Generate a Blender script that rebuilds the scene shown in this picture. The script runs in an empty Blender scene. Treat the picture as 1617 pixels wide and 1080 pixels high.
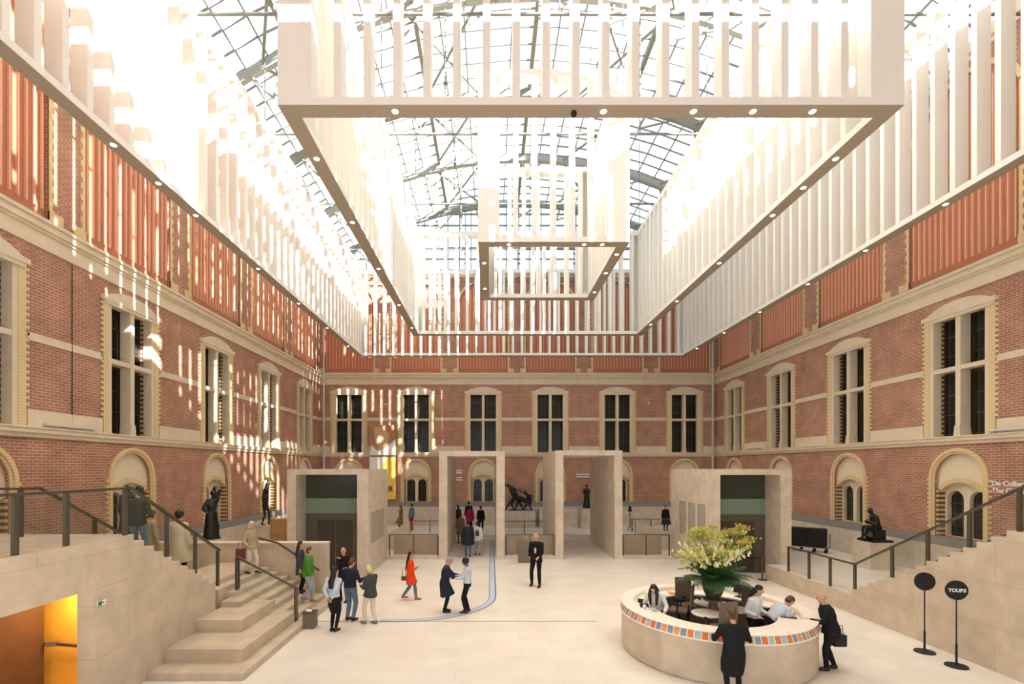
import bpy, bmesh, math, random
from mathutils import Vector, Matrix, geometry
random.seed(7)
PI = math.pi
sc = bpy.context.scene
C = sc.collection

# ------------------------------------------------------------------ camera, sky, sun, exposure
F, CX, CY, H = 763.0, 775.0, 739.0, 4.4          # focal length (px), principal point, eye height
cam_d = bpy.data.cameras.new('camera'); cam = bpy.data.objects.new('camera', cam_d); C.objects.link(cam)
cam.location = (0, 0, H); cam.rotation_euler = (PI/2, 0, 0)
cam_d.sensor_width = 36; cam_d.lens = 36*F/1617
cam_d.shift_x = (808.5-CX)/1617; cam_d.shift_y = (CY-540)/1617
cam_d.clip_start = .05; cam_d.clip_end = 300
sc.camera = cam
sc.view_settings.view_transform = 'Standard'; sc.view_settings.look = 'None'
sc.view_settings.gamma = 1; sc.view_settings.use_curve_mapping = False
sc.view_settings.exposure = 0.72
sc.cycles.max_bounces = 9; sc.cycles.diffuse_bounces = 6; sc.cycles.glossy_bounces = 3
sc.cycles.transparent_max_bounces = 20; sc.cycles.transmission_bounces = 3
sc.cycles.caustics_reflective = False; sc.cycles.caustics_refractive = False
sc.cycles.sample_clamp_indirect = 6

w = bpy.data.worlds.new('sky'); sc.world = w; w.use_nodes = True
nt = w.node_tree; nt.nodes.clear()
wo = nt.nodes.new('ShaderNodeOutputWorld'); bg = nt.nodes.new('ShaderNodeBackground')
tc = nt.nodes.new('ShaderNodeTexCoord'); nz = nt.nodes.new('ShaderNodeTexNoise'); rp = nt.nodes.new('ShaderNodeValToRGB')
nz.inputs['Scale'].default_value = 2.2; nz.inputs['Detail'].default_value = 5
rp.color_ramp.elements[0].position = .38; rp.color_ramp.elements[0].color = (.66, .84, 1.0, 1)
rp.color_ramp.elements[1].position = .62; rp.color_ramp.elements[1].color = (.97, .99, 1.0, 1)
nt.links.new(tc.outputs['Generated'], nz.inputs['Vector']); nt.links.new(nz.outputs['Fac'], rp.inputs['Fac'])
nt.links.new(rp.outputs['Color'], bg.inputs['Color']); nt.links.new(bg.outputs['Background'], wo.inputs['Surface'])
bg.inputs['Strength'].default_value = .9

sun_d = bpy.data.lights.new('sun', 'SUN'); sun = bpy.data.objects.new('sun', sun_d); C.objects.link(sun)
sun_d.energy = 21; sun_d.angle = math.radians(.6); sun_d.color = (1, .95, .87)
sun.rotation_euler = Vector((-1.42, 1.45, -1.0)).to_track_quat('-Z', 'Y').to_euler()

# ------------------------------------------------------------------ materials
def lin(c): return tuple((x/12.92 if x <= .04045 else ((x+.055)/1.055)**2.4) for x in c)
def mat(name, col, rough=.6, metal=0., var=0., scale=4., emit=None, es=0., spec=.4, bump=0.):
    m = bpy.data.materials.new(name); m.use_nodes = True; n = m.node_tree.nodes; l = m.node_tree.links
    b = n['Principled BSDF']; b.inputs['Base Color'].default_value = (*col, 1)
    b.inputs['Roughness'].default_value = rough; b.inputs['Metallic'].default_value = metal
    b.inputs['Specular IOR Level'].default_value = spec
    if emit: b.inputs['Emission Color'].default_value = (*emit, 1); b.inputs['Emission Strength'].default_value = es
    if var or bump:
        t = n.new('ShaderNodeTexCoord'); z = n.new('ShaderNodeTexNoise'); z.inputs['Scale'].default_value = scale
        z.inputs['Detail'].default_value = 4; l.new(t.outputs['Object'], z.inputs['Vector'])
        if var:
            mx = n.new('ShaderNodeMix'); mx.data_type = 'RGBA'
            mx.inputs[6].default_value = (*[max(0, c*(1-var)) for c in col], 1)
            mx.inputs[7].default_value = (*[min(1, c*(1+var)) for c in col], 1)
            l.new(z.outputs['Fac'], mx.inputs[0]); l.new(mx.outputs[2], b.inputs['Base Color'])
        if bump:
            bp = n.new('ShaderNodeBump'); bp.inputs['Strength'].default_value = bump; bp.inputs['Distance'].default_value = .01
            l.new(z.outputs['Fac'], bp.inputs['Height']); l.new(bp.outputs['Normal'], b.inputs['Normal'])
    return m
def block_mat(name, c1, c2, mortar, bw, rh, ms, rough=.6, horizontal=False, var=.12, nscale=3., offset=.5, spec=.3):
    """brick / slab pattern in world metres: u along the wall, z up (or x, y on floors)"""
    m = bpy.data.materials.new(name); m.use_nodes = True; n = m.node_tree.nodes; l = m.node_tree.links
    b = n['Principled BSDF']; b.inputs['Roughness'].default_value = rough; b.inputs['Specular IOR Level'].default_value = spec
    g = n.new('ShaderNodeNewGeometry'); sp = n.new('ShaderNodeSeparateXYZ'); l.new(g.outputs['Position'], sp.inputs[0])
    sn = n.new('ShaderNodeSeparateXYZ'); l.new(g.outputs['True Normal'], sn.inputs[0])
    ax = n.new('ShaderNodeMath'); ax.operation = 'ABSOLUTE'; l.new(sn.outputs['X'], ax.inputs[0])
    gx = n.new('ShaderNodeMath'); gx.operation = 'GREATER_THAN'; l.new(ax.outputs[0], gx.inputs[0]); gx.inputs[1].default_value = .7
    az = n.new('ShaderNodeMath'); az.operation = 'ABSOLUTE'; l.new(sn.outputs['Z'], az.inputs[0])
    gz = n.new('ShaderNodeMath'); gz.operation = 'GREATER_THAN'; l.new(az.outputs[0], gz.inputs[0]); gz.inputs[1].default_value = .7
    mu = n.new('ShaderNodeMix'); l.new(gx.outputs[0], mu.inputs[0]); l.new(sp.outputs['X'], mu.inputs[2]); l.new(sp.outputs['Y'], mu.inputs[3])
    mv = n.new('ShaderNodeMix'); l.new(gz.outputs[0], mv.inputs[0]); l.new(sp.outputs['Z'], mv.inputs[2]); l.new(sp.outputs['Y'], mv.inputs[3])
    cb = n.new('ShaderNodeCombineXYZ'); l.new(mu.outputs[0], cb.inputs[0]); l.new(mv.outputs[0], cb.inputs[1])
    t = n.new('ShaderNodeTexBrick'); l.new(cb.outputs[0], t.inputs['Vector'])
    t.inputs['Scale'].default_value = 1; t.inputs['Brick Width'].default_value = bw; t.inputs['Row Height'].default_value = rh
    t.inputs['Mortar Size'].default_value = ms; t.inputs['Mortar Smooth'].default_value = .2; t.offset = offset
    t.inputs['Color1'].default_value = (*c1, 1); t.inputs['Color2'].default_value = (*c2, 1); t.inputs['Mortar'].default_value = (*mortar, 1)
    z = n.new('ShaderNodeTexNoise'); z.inputs['Scale'].default_value = nscale; z.inputs['Detail'].default_value = 6; l.new(g.outputs['Position'], z.inputs['Vector'])
    mr = n.new('ShaderNodeMapRange'); l.new(z.outputs['Fac'], mr.inputs[0]); mr.inputs[1].default_value = .3; mr.inputs[2].default_value = .7
    mr.inputs[3].default_value = 1-var; mr.inputs[4].default_value = 1+var
    mm = n.new('ShaderNodeVectorMath'); mm.operation = 'SCALE'; l.new(t.outputs['Color'], mm.inputs[0]); l.new(mr.outputs[0], mm.inputs['Scale'])
    l.new(mm.outputs[0], b.inputs['Base Color'])
    return m
def glass_mat(name, tint=(.93, .97, .95), refl=.07):
    m = bpy.data.materials.new(name); m.use_nodes = True; n = m.node_tree.nodes; l = m.node_tree.links; n.clear()
    o = n.new('ShaderNodeOutputMaterial'); x = n.new('ShaderNodeMixShader'); t = n.new('ShaderNodeBsdfTransparent'); g = n.new('ShaderNodeBsdfGlossy')
    t.inputs[0].default_value = (*tint, 1); g.inputs['Roughness'].default_value = .03; x.inputs[0].default_value = refl
    l.new(t.outputs[0], x.inputs[1]); l.new(g.outputs[0], x.inputs[2]); l.new(x.outputs[0], o.inputs[0])
    return m
def stripe_mat(name, c1, c2, period, duty=.5, rough=.7):
    """horizontal courses of two brick colours"""
    m = bpy.data.materials.new(name); m.use_nodes = True; n = m.node_tree.nodes; l = m.node_tree.links
    b = n['Principled BSDF']; b.inputs['Roughness'].default_value = rough
    g = n.new('ShaderNodeNewGeometry'); sp = n.new('ShaderNodeSeparateXYZ'); l.new(g.outputs['Position'], sp.inputs[0])
    a = n.new('ShaderNodeMath'); a.operation = 'DIVIDE'; a.inputs[1].default_value = period; l.new(sp.outputs['Z'], a.inputs[0])
    f = n.new('ShaderNodeMath'); f.operation = 'FRACT'; l.new(a.outputs[0], f.inputs[0])
    q = n.new('ShaderNodeMath'); q.operation = 'GREATER_THAN'; q.inputs[1].default_value = duty; l.new(f.outputs[0], q.inputs[0])
    x = n.new('ShaderNodeMix'); x.data_type = 'RGBA'; x.inputs[6].default_value = (*c1, 1); x.inputs[7].default_value = (*c2, 1)
    l.new(q.outputs[0], x.inputs[0]); l.new(x.outputs[2], b.inputs['Base Color'])
    return m
BRICK = block_mat('red brick', (.42, .195, .13), (.34, .15, .105), (.52, .385, .285), .25, .084, .012, .85, var=.15, nscale=1.3, spec=.15)
STONE = block_mat('travertine slabs', (.66, .575, .47), (.62, .535, .43), (.50, .42, .33), 1.9, .95, .006, .5, var=.12, nscale=2.6)
TANSTONE = block_mat('tan travertine slabs', (.58, .485, .375), (.54, .45, .345), (.42, .34, .26), 1.9, .95, .006, .5, var=.12, nscale=2.6)
FLOOR = block_mat('limestone floor', (.765, .72, .665), (.725, .68, .625), (.64, .58, .50), 1.5, .62, .006, .33, var=.06, nscale=1.1, spec=.4)
TRIM = mat('cream sandstone', (.70, .61, .46), .75, var=.12, scale=2.5)
YBRICK = mat('yellow brick', (.70, .54, .29), .75, var=.18, scale=5)
YSTRIPE = stripe_mat('yellow and red courses', (.70, .54, .29), (.16, .07, .045), .168, .5)
YCOURSE = stripe_mat('yellow brick courses', (.72, .57, .32), (.58, .43, .22), .084, .82)
PLASTER = mat('cream plaster', (.76, .67, .51), .8, var=.05)
BLUESTONE = mat('grey bluestone', (.26, .27, .27), .6, var=.25, scale=6)
DARKGLASS = None
def leaded():
    m = block_mat('dark leaded glass', (.020, .022, .018), (.028, .028, .022), (.10, .10, .085), .26, .70, .012, .18, var=.3, nscale=.8, offset=0, spec=.3)
    return m
DARKGLASS = leaded()
TERRA = mat('terracotta panel', (.48, .19, .105), .7, var=.08, scale=1.5)
RIB = mat('pale rib', (.80, .46, .31), .7)
WHITE = mat('cream white lacquer', (.84, .81, .75), .45, var=.02)
SOFFIT_SHADE = mat('shaded cream soffit', (.36, .30, .23), .5)  # shade on the cream underside, put into the colour
STEEL = mat('olive grey roof steel', (.25, .255, .21), .5)
STEELW = mat('white roof steel', (.40, .40, .36), .5)
STEELD = mat('dark rod', (.16, .16, .15), .5)
GLASS = glass_mat('clear glass', (.965, .98, .972), .045); ROOFGLASS = glass_mat('roof glass', (.96, .98, .99), .03)
BRONZE = mat('dark bronze metal', (.12, .105, .08), .4, .6)
STAT = mat('black bronze', (.035, .038, .036), .35, .7, var=.5, scale=9)
LAMP = mat('warm lamp disc', (1, .9, .7), emit=(1, .80, .52), es=3.5)
ORANGE = mat('orange painted wall', (.80, .38, .045), .6, var=.05)
DWOOD = mat('dark wood', (.09, .04, .02), .5, var=.3)
CRATE = mat('plywood crate', (.50, .30, .12), .6, var=.25, scale=6)
LIFTG = mat('grey green lift glass', (.06, .065, .05), .15, var=.1); LIFTB = mat('pale green glass', (.22, .31, .24), .2)
LIFTD = mat('grey brown lift metal', (.13, .115, .09), .35, .3)
BLACK = mat('black', (.012, .012, .013), .6); BLACKC = mat('black cloth', (.014, .014, .016), .85)
WTOP = mat('white desk top', (.86, .80, .71), .3); CHAIR = mat('brown chair mesh', (.17, .115, .085), .7)
PAPER = mat('white paper', (.85, .83, .78), .7)
PIPE = mat('grey white pipe', (.62, .60, .54), .5)

# ------------------------------------------------------------------ mesh helpers
class MB:
    def __init__(s): s.v = []; s.f = []; s.m = []; s.mi = 0
    def add(s, vs, fs):
        o = len(s.v); s.v += [tuple(p) for p in vs]; s.f += [tuple(i+o for i in f) for f in fs]; s.m += [s.mi]*len(fs); return s
    def box(s, x0, x1, y0, y1, z0, z1, M=None):
        vs = [Vector((x, y, z)) for x in (x0, x1) for y in (y0, y1) for z in (z0, z1)]
        if M: vs = [M @ v for v in vs]
        return s.add(vs, [(0, 1, 3, 2), (4, 6, 7, 5), (0, 4, 5, 1), (2, 3, 7, 6), (0, 2, 6, 4), (1, 5, 7, 3)])
    def prism(s, loops, a, b, fn):
        """2D outline (+ holes) between depths a and b; fn(u, v, depth) -> point"""
        L = [[Vector((p[0], p[1], 0)) for p in lp] for lp in loops]
        flat = [p for lp in loops for p in lp]; tri = geometry.tessellate_polygon(L); n = len(flat)
        vs = [fn(p[0], p[1], a) for p in flat] + [fn(p[0], p[1], b) for p in flat]
        fs = [tuple(t) for t in tri] + [tuple(i+n for i in reversed(t)) for t in tri]; o = 0
        for lp in loops:
            k = len(lp)
            for i in range(k): j = (i+1) % k; fs.append((o+i, o+j, o+j+n, o+i+n))
            o += k
        return s.add(vs, fs)
    def loft(s, pts, rad, wd=(1, 0, 0), n=10):
        pts = [Vector(p) for p in pts]; vs = []; N = len(pts); wd = Vector(wd)
        for i, p in enumerate(pts):
            t = (pts[min(i+1, N-1)]-pts[max(i-1, 0)]).normalized()
            ww = wd - t*wd.dot(t)
            if ww.length < .05: ww = Vector((0, 1, 0)) - t*t.y
            if ww.length < .05: ww = Vector((1, 0, 0)) - t*t.x
            ww.normalize(); bb = t.cross(ww); r = rad[i] if i < len(rad) else rad[-1]
            ra, rb = r if isinstance(r, tuple) else (r, r)
            for k in range(n): a = 2*PI*k/n; vs.append(p+ww*ra*math.cos(a)+bb*rb*math.sin(a))
        fs = [(i*n+k, i*n+(k+1) % n, (i+1)*n+(k+1) % n, (i+1)*n+k) for i in range(N-1) for k in range(n)]
        fs += [tuple(reversed(range(n))), tuple((N-1)*n+k for k in range(n))]
        return s.add(vs, fs)
    def rod(s, a, b, r, n=8): return s.loft([a, b], [r, r], (1, 0, 0), n)
    def bar(s, a, b, wx, hz):
        """rectangular bar from a to b: width wx (horizontal), height hz (vertical-ish)"""
        a = Vector(a); b = Vector(b); t = (b-a).normalized(); sd = t.cross(Vector((0, 0, 1)))
        if sd.length < .01: sd = Vector((1, 0, 0))
        sd.normalize(); up = sd.cross(t)
        vs = [p+sd*i*wx/2+up*j*hz/2 for p in (a, b) for i in (-1, 1) for j in (-1, 1)]
        return s.add(vs, [(0, 1, 3, 2), (4, 6, 7, 5), (0, 4, 5, 1), (2, 3, 7, 6), (0, 2, 6, 4), (1, 5, 7, 3)])
    def lathe(s, c, prof, n=32, a0=0, a1=2*PI):
        full = abs(a1-a0-2*PI) < 1e-6; vs = []; cnt = n if full else n+1
        for r, z in prof:
            for k in range(cnt): a = a0+(a1-a0)*k/n; vs.append((c[0]+r*math.cos(a), c[1]+r*math.sin(a), c[2]+z))
        fs = []
        for i in range(len(prof)-1):
            for k in range(n):
                k2 = (k+1) % n if full else k+1
                fs.append((i*cnt+k, i*cnt+k2, (i+1)*cnt+k2, (i+1)*cnt+k))
        return s.add(vs, fs)
    def ball(s, c, r, n=10, m=7, M=None):
        rx, ry, rz = r if isinstance(r, tuple) else (r, r, r); vs = []
        for i in range(m+1):
            t = PI*i/m; t = min(max(t, .02), PI-.02)
            for k in range(n):
                a = 2*PI*k/n; p = Vector((rx*math.sin(t)*math.cos(a), ry*math.sin(t)*math.sin(a), rz*math.cos(t)))
                if M: p = M @ p
                vs.append(Vector(c)+p)
        fs = [(i*n+k, (i+1)*n+k, (i+1)*n+(k+1) % n, i*n+(k+1) % n) for i in range(m) for k in range(n)]
        fs += [tuple(range(n)), tuple(reversed([m*n+k for k in range(n)]))]
        return s.add(vs, fs)
    def build(s, name, mats, parent=None, smooth=False, rem=None, bevel=0):
        me = bpy.data.meshes.new(name); me.from_pydata([tuple(v) for v in s.v], [], s.f)
        mats = mats if isinstance(mats, (list, tuple)) else [mats]
        for m in mats: me.materials.append(m)
        if len(mats) > 1: me.polygons.foreach_set('material_index', s.m)
        bm = bmesh.new(); bm.from_mesh(me); bmesh.ops.recalc_face_normals(bm, faces=bm.faces); bm.to_mesh(me); bm.free()
        if smooth or rem: me.polygons.foreach_set('use_smooth', [True]*len(me.polygons))
        o = bpy.data.objects.new(name, me); C.objects.link(o)
        if parent: o.parent = parent
        if rem:
            r = o.modifiers.new('remesh', 'REMESH'); r.mode = 'VOXEL'; r.voxel_size = rem; r.use_smooth_shade = True
            q = o.modifiers.new('smooth', 'SMOOTH'); q.factor = .5; q.iterations = 3
        if bevel:
            b = o.modifiers.new('bevel', 'BEVEL'); b.width = bevel; b.segments = 2; b.limit_method = 'ANGLE'
        return o
def B(*a, M=None): return MB().box(*a, M=M)
def empty(name, loc=(0, 0, 0), rz=0, parent=None):
    o = bpy.data.objects.new(name, None); C.objects.link(o); o.location = loc; o.rotation_euler = (0, 0, rz); o.empty_display_size = .1
    if parent: o.parent = parent
    return o
def tag(o, label, cat, group=None, kind=None):
    o['label'] = label; o['category'] = cat
    if group: o['group'] = group
    if kind: o['kind'] = kind
    return o
def struct(o, label=None, cat=None):
    o['kind'] = 'structure'
    if label: o['label'] = label
    if cat: o['category'] = cat
    return o
CH = {}
def copy_tree(o, parent=None, kids=None):
    c = o.copy(); C.objects.link(c)
    if parent: c.parent = parent
    for ch in [x for x in bpy.data.objects if x.parent == o]: copy_tree(ch, c)
    return c
def W(px, py, d): return Vector(((px-CX)*d/F, d, H-(py-CY)*d/F))      # a point at a known depth
def onz(px, py, z=0.):                                                  # a point on a known horizontal plane
    d = F*(H-z)/(py-CY); return Vector(((px-CX)*d/F, d, z))
def text(name, body, size, loc, rot, m, parent=None, align='LEFT', ext=.006, bold=0.):
    cu = bpy.data.curves.new(name, 'FONT'); cu.body = body; cu.size = size; cu.extrude = ext; cu.align_x = align; cu.offset = bold
    cu.materials.append(m); t = bpy.data.objects.new(name, cu); C.objects.link(t); bpy.context.view_layer.update()
    me = bpy.data.meshes.new_from_object(t.evaluated_get(bpy.context.evaluated_depsgraph_get())); bpy.data.objects.remove(t)
    o = bpy.data.objects.new(name, me); C.objects.link(o); o.location = loc; o.rotation_euler = rot
    if parent: o.parent = parent
    return o

# ------------------------------------------------------------------ the court: walls, floor
XL, XR, YB, YF = -12.2, 16.05, 34.5, 2.7
XC = (XL+XR)/2; ZT = 18.5
SIDE_D = [11.35+5.08*k for k in range(5)]; SIDE_D = [11.4, 16.45, 21.55, 26.6, 31.7]
BACK_X = [(px-CX)*YB/F for px in (551, 657, 763, 869, 975, 1081)]
Z0, ZS, ZM0, ZM1, ZC0, ZC1 = 1.95, 5.45, 7.78, 8.0, 10.35, 11.2
def back(u, z, n): return Vector((u, YB-n, z))
def left(u, z, n): return Vector((XL+n, u, z))
def right(u, z, n): return Vector((XR-n, u, z))
def arch_loop(c, hw, zb, zs, r=None, n=18, seg=None):
    """outline: straight sides from zb to zs, round (or segmental, rise seg) head"""
    pts = [(c-hw, zb), (c+hw, zb)]
    if seg is None:
        for i in range(n+1): a = PI*i/n; pts.append((c+hw*math.cos(a), zs+hw*math.sin(a)))
    else:
        R = (hw*hw+seg*seg)/(2*seg); A = math.asin(hw/R)
        for i in range(n+1): a = A-2*A*i/n; pts.append((c+R*math.sin(a), zs+seg-R+R*math.cos(a)))
    return pts
WHW, AHW, ASP = 1.05, .86, 4.04                 # window half width, arch half width, spring line
def wall(name, fn, u0, u1, cs, pw):
    holes = []
    for c in cs:
        holes.append([(c-WHW, ZS+.02), (c+WHW, ZS+.02), (c+WHW, 9.75), (c-WHW, 9.75)])
        holes.append(arch_loop(c, AHW, Z0+.02, ASP))
        holes.append(arch_loop(c, pw/2, ZC1+.02, 16.2, seg=1.5))
    m = MB(); m.prism([[(u0, 0), (u1, 0), (u1, ZT), (u0, ZT)]]+holes, 0, -.25, fn)
    m.prism([[(u0, 0), (u1, 0), (u1, ZT), (u0, ZT)]], -.62, -.7, fn)
    o = struct(m.build(name, BRICK))
    # terracotta panels in the upper bays, pale ribs in front of them
    for c in cs:
        g = MB(); g.prism([arch_loop(c, pw/2-.003, ZC1+.021, 16.2, seg=1.5)], -.1, -.2, fn); p = g.build('terracotta_panel', TERRA, o)
        r = MB(); k = int(pw/.22)
        for i in range(k):
            u = c-pw/2+.14+i*(pw-.28)/(k-1); top = 16.2+1.3*(1-((u-c)/(pw/2))**2)
            r.prism([[(u-.018, ZC1+.28), (u+.018, ZC1+.28), (u+.018, top), (u-.018, top)]], -.03, -.1, fn)
        r.build('ribs', RIB, p)
    # toothed quoins of the piers, window surrounds are separate
    q = MB()
    for c in cs:
        for sgn in (-1, 1):
            e = c+sgn*pw/2; z = ZC1+.02; i = 0
            while z < 16.2:
                wdt = .16 if i % 2 else .1
                q.prism([[(e, z), (e+sgn*wdt, z), (e+sgn*wdt, z+.168), (e, z+.168)] if sgn > 0 else [(e-wdt, z), (e, z), (e, z+.168), (e-wdt, z+.168)]], .02, -.02, fn); z += .168; i += 1
            q.prism([[(min(e, e+sgn*.42), ZC1+.02), (max(e, e+sgn*.42), ZC1+.02), (max(e, e+sgn*.42), ZC1+.3), (min(e, e+sgn*.42), ZC1+.3)]], .05, -.02, fn)
        a = arch_loop(c, pw/2, 16.2, 16.2, seg=1.5)[2:]; b = arch_loop(c, pw/2+.16, 16.2, 16.2, seg=1.66)[2:]
        q.prism([b+a[::-1]], .02, -.02, fn)
    q.build('quoin', YBRICK, o)
    return o
wl = wall('wall_left', left, YF, YB, SIDE_D, 3.86)
wr = wall('wall_right', right, YF, YB, [d+.15 for d in SIDE_D], 3.86)
wb = wall('wall_back', back, XL, XR, BACK_X, 3.48)
struct(B(XL, XR, YF-.4, YF, 9.5, ZT).build('wall_front', BRICK))  # upper front wall out of view, added to shape the sunlight
struct(B(43, 110, -13, -10, 0, 75).build('wall_sun_block', BRICK))      # unseen tall block, added to keep the sun off the right half
struct(B(XL-.7, XR+.7, -9, YF-.4, 9.5, 9.8).build('ceiling_sun_block', PLASTER))      # unseen slab behind the camera, added to keep low sun off the floor
struct(B(XR, XR+.3, -9, YF, 0, 9.5).build('wall_low_sun_block', PLASTER))  # unseen side screen, added with the slab to block the sun
struct(B(XL-.7, XR+.7, -3, YB+.7, -.3, 0).build('floor', FLOOR))
tn = [0]
def trim(fn, u0, u1, prof, m, gaps=()):
    """moulding: profile boxes (z0, z1, depth) along a wall, interrupted at gaps"""
    tn[0] += 1; g = MB(); cuts = [u0]; 
    for a, b in sorted(gaps): cuts += [a, b]
    cuts.append(u1)
    for i in range(0, len(cuts), 2):
        for z0, z1, n in prof:
            if cuts[i+1] > cuts[i]: g.prism([[(cuts[i], z0), (cuts[i+1], z0), (cuts[i+1], z1), (cuts[i], z1)]], n, -.02, fn)
    return struct(g.build('trim_%d' % tn[0], m))
for fn, u0, u1, cs in ((left, YF, YB, SIDE_D), (right, YF, YB, [d+.15 for d in SIDE_D]), (back, XL+.02, XR-.02, BACK_X)):
    wg = [(c-1.42, c+1.42) for c in cs]
    trim(fn, u0, u1, [(ZC0, ZC0+.42, .05), (ZC0+.42, ZC0+.5, .1), (ZC0+.5, ZC0+.68, .16), (ZC0+.68, ZC0+.74, .22), (ZC0+.74, ZC1-.02, .12)], TRIM)
    trim(fn, u0, u1, [(ZM0, ZM1, .03)], TRIM, [(c-1.3, c+1.3) for c in cs])
    trim(fn, u0, u1, [(5.5, 5.95, .04)], TRIM, [(c-1.3, c+1.3) for c in cs])
    trim(fn, u0, u1, [(5.22, 5.34, .06), (5.34, 5.46, .13), (5.46, 5.5, .16)], TRIM)
    trim(fn, u0, u1, [(18.0, 18.15, .08), (18.15, 18.5, .2)], TRIM)
    trim(fn, u0, u1, [(1.65, 1.95, .05)], BLUESTONE, [(c-.32-.44*0-.0, c+.32) for c in ()])
    trim(fn, u0, u1, [(0, 1.65, .07)], STONE)

# upper cross windows, one mould copied; local x along wall, y into the wall
def loc(u, z, n): return Vector((u, -n, z))
def cross_window():
    r = empty('window_1')
    s = MB(); zt = 9.75; yb = ZS+.06
    for sg in (-1, 1):
        a, b = sorted((sg*WHW, sg*1.26)); s.prism([[(a, yb), (b, yb), (b, zt+.12), (a, zt+.12)]], .035, -.02, loc)
        z = yb+.45; i = 0
        while z < zt:
            a, b = sorted((sg*1.26, sg*1.35))
            if i % 2: s.prism([[(a, z), (b, z), (b, z+.084), (a, z+.084)]], .03, -.02, loc)
            z += .084; i += 1
    s.build('quoin', YCOURSE, r)
    l = MB(); l.prism([arch_loop(0, 1.22, 9.62, zt+.1, seg=.34)], .07, -.02, loc)
    l.prism([[(-1.32, zt-.02), (1.32, zt-.02), (1.32, zt+.13), (-1.32, zt+.13)]], .1, -.02, loc)
    l.build('lintel', TRIM, r)
    a = arch_loop(0, 1.22, zt+.1, zt+.1, seg=.34)[2:]; b = arch_loop(0, 1.32, zt+.2, zt+.2, seg=.42)[2:]
    MB().prism([b+a[::-1]], .04, -.02, loc).build('relieving_arch', BRICK, r)
    v = MB()
    for sg in (-1, 1): a, b = sorted((sg*WHW, sg*(WHW-.14))); v.prism([[(a, yb), (b, yb), (b, zt), (a, zt)]], .01, -.28, loc)
    v.prism([[(-WHW, zt-.1), (WHW, zt-.1), (WHW, zt), (-WHW, zt)]], .012, -.28, loc)
    v.build('stone_frame', TRIM, r)
    v = MB()
    for sg in (-1, 1): a, b = sorted((sg*WHW, sg*(WHW-.06))); v.prism([[(a, yb), (b, yb), (b, zt), (a, zt)]], -.285, -.6, loc)
    v.build('reveal', YSTRIPE, r)
    c = MB(); c.prism([[(-.09, yb), (.09, yb), (.09, zt-.1), (-.09, zt-.1)]], .005, -.35, loc)
    c.prism([[(-.13, yb), (.13, yb), (.09, yb+.35), (-.09, yb+.35)]], .04, -.35, loc)
    c.prism([[(-WHW+.1, ZM0), (WHW-.1, ZM0), (WHW-.1, ZM0+.15), (-WHW+.1, ZM0+.15)]], -.01, -.33, loc)
    c.build('mullion', TRIM, r)
    MB().prism([[(-1.3, 5.5), (1.3, 5.5), (1.3, yb), (-1.3, yb)]], .06, -.6, loc).build('sill', TRIM, r)
    for sg in (-1, 1):
        for z0, z1 in ((yb, ZM0), (ZM0+.15, zt-.05)):
            a, b = sorted((sg*.04, sg*(WHW-.02))); p = MB().prism([[(a, z0), (b, z0), (b, z1), (a, z1)]], -.5, -.53, loc).build('pane', DARKGLASS, r)
            k = MB(); fw = .045
            for q in ((a, a+fw, z0, z1), (b-fw, b, z0, z1), (a, b, z0, z0+fw), (a, b, z1-fw, z1)):
                k.prism([[(q[0], q[2]), (q[1], q[2]), (q[1], q[3]), (q[0], q[3])]], -.46, -.5, loc)
            k.build('casement', DWOOD, p)
    return r
def arch_window():
    r = empty('window_2')
    outer = arch_loop(0, 1.05, Z0+.02, ASP); inner = arch_loop(0, AHW, Z0+.019, ASP); mid = arch_loop(0, .94, Z0+.02, ASP)
    s = MB(); s.prism([outer, [(x, z+.001) for x, z in mid]], .05, -.02, loc) if False else None
    s.prism([outer[1:]+[outer[0]]+[mid[0]]+mid[1:][::-1]], .06, -.02, loc)
    s.prism([mid[1:]+[mid[0]]+[inner[0]]+inner[1:][::-1]], .02, -.02, loc)
    z = Z0+.05; i = 0
    while z < ASP:
        for sg in (-1, 1):
            a, b = sorted((sg*1.05, sg*1.14))
            if i % 2: s.prism([[(a, z), (b, z), (b, z+.084), (a, z+.084)]], .03, -.02, loc)
        z += .084; i += 1
    s.build('arch_moulding', YCOURSE, r)
    # tympanum with a segmental opening
    head = arch_loop(0, AHW, 3.66, ASP)[2:]; seg = arch_loop(0, .80, 3.6, 3.66, seg=.36)[2:]
    MB().prism([[(AHW, 3.6)]+head+[(-AHW, 3.6), (-.80, 3.6)]+seg[::-1]+[(.80, 3.6)]], -.12, -.2, loc).build('tympanum', PLASTER, r)
    sg2 = arch_loop(0, .70, 3.56, 3.6, seg=.30)[2:]; sg3 = arch_loop(0, .83, 3.6, 3.68, seg=.38)[2:]
    MB().prism([sg3+sg2[::-1]], -.06, -.3, loc).build('inner_arch', YBRICK, r)
    j = MB()
    for sg in (-1, 1): a, b = sorted((sg*AHW, sg*(AHW-.08))); j.prism([[(a, Z0+.02), (b, Z0+.02), (b, 3.64), (a, 3.64)]], -.05, -.4, loc)
    j.build('jamb', YSTRIPE, r)
    holes = [arch_loop(c, .30, Z0+.04, 3.3) for c in (-.4, .4)]
    f = MB(); f.prism([[(-.8, Z0+.02), (.8, Z0+.02), (.8, 3.98), (-.8, 3.98)]]+holes, -.3, -.46, loc)
    f.build('stone_frame', PLASTER, r)
    for c in (-.4, .4):
        p = MB(); p.prism([arch_loop(c, .29, Z0+.05, 3.3)], -.44, -.5, loc); pp = p.build('pane', DARKGLASS, r)
        k = MB(); k.prism([[(c-.29, 3.12), (c+.29, 3.12), (c+.29, 3.17), (c-.29, 3.17)]], -.4, -.45, loc); k.build('crossbar', DWOOD, pp)
    return r
win, arc = cross_window(), arch_window(); wn = 0
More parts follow.
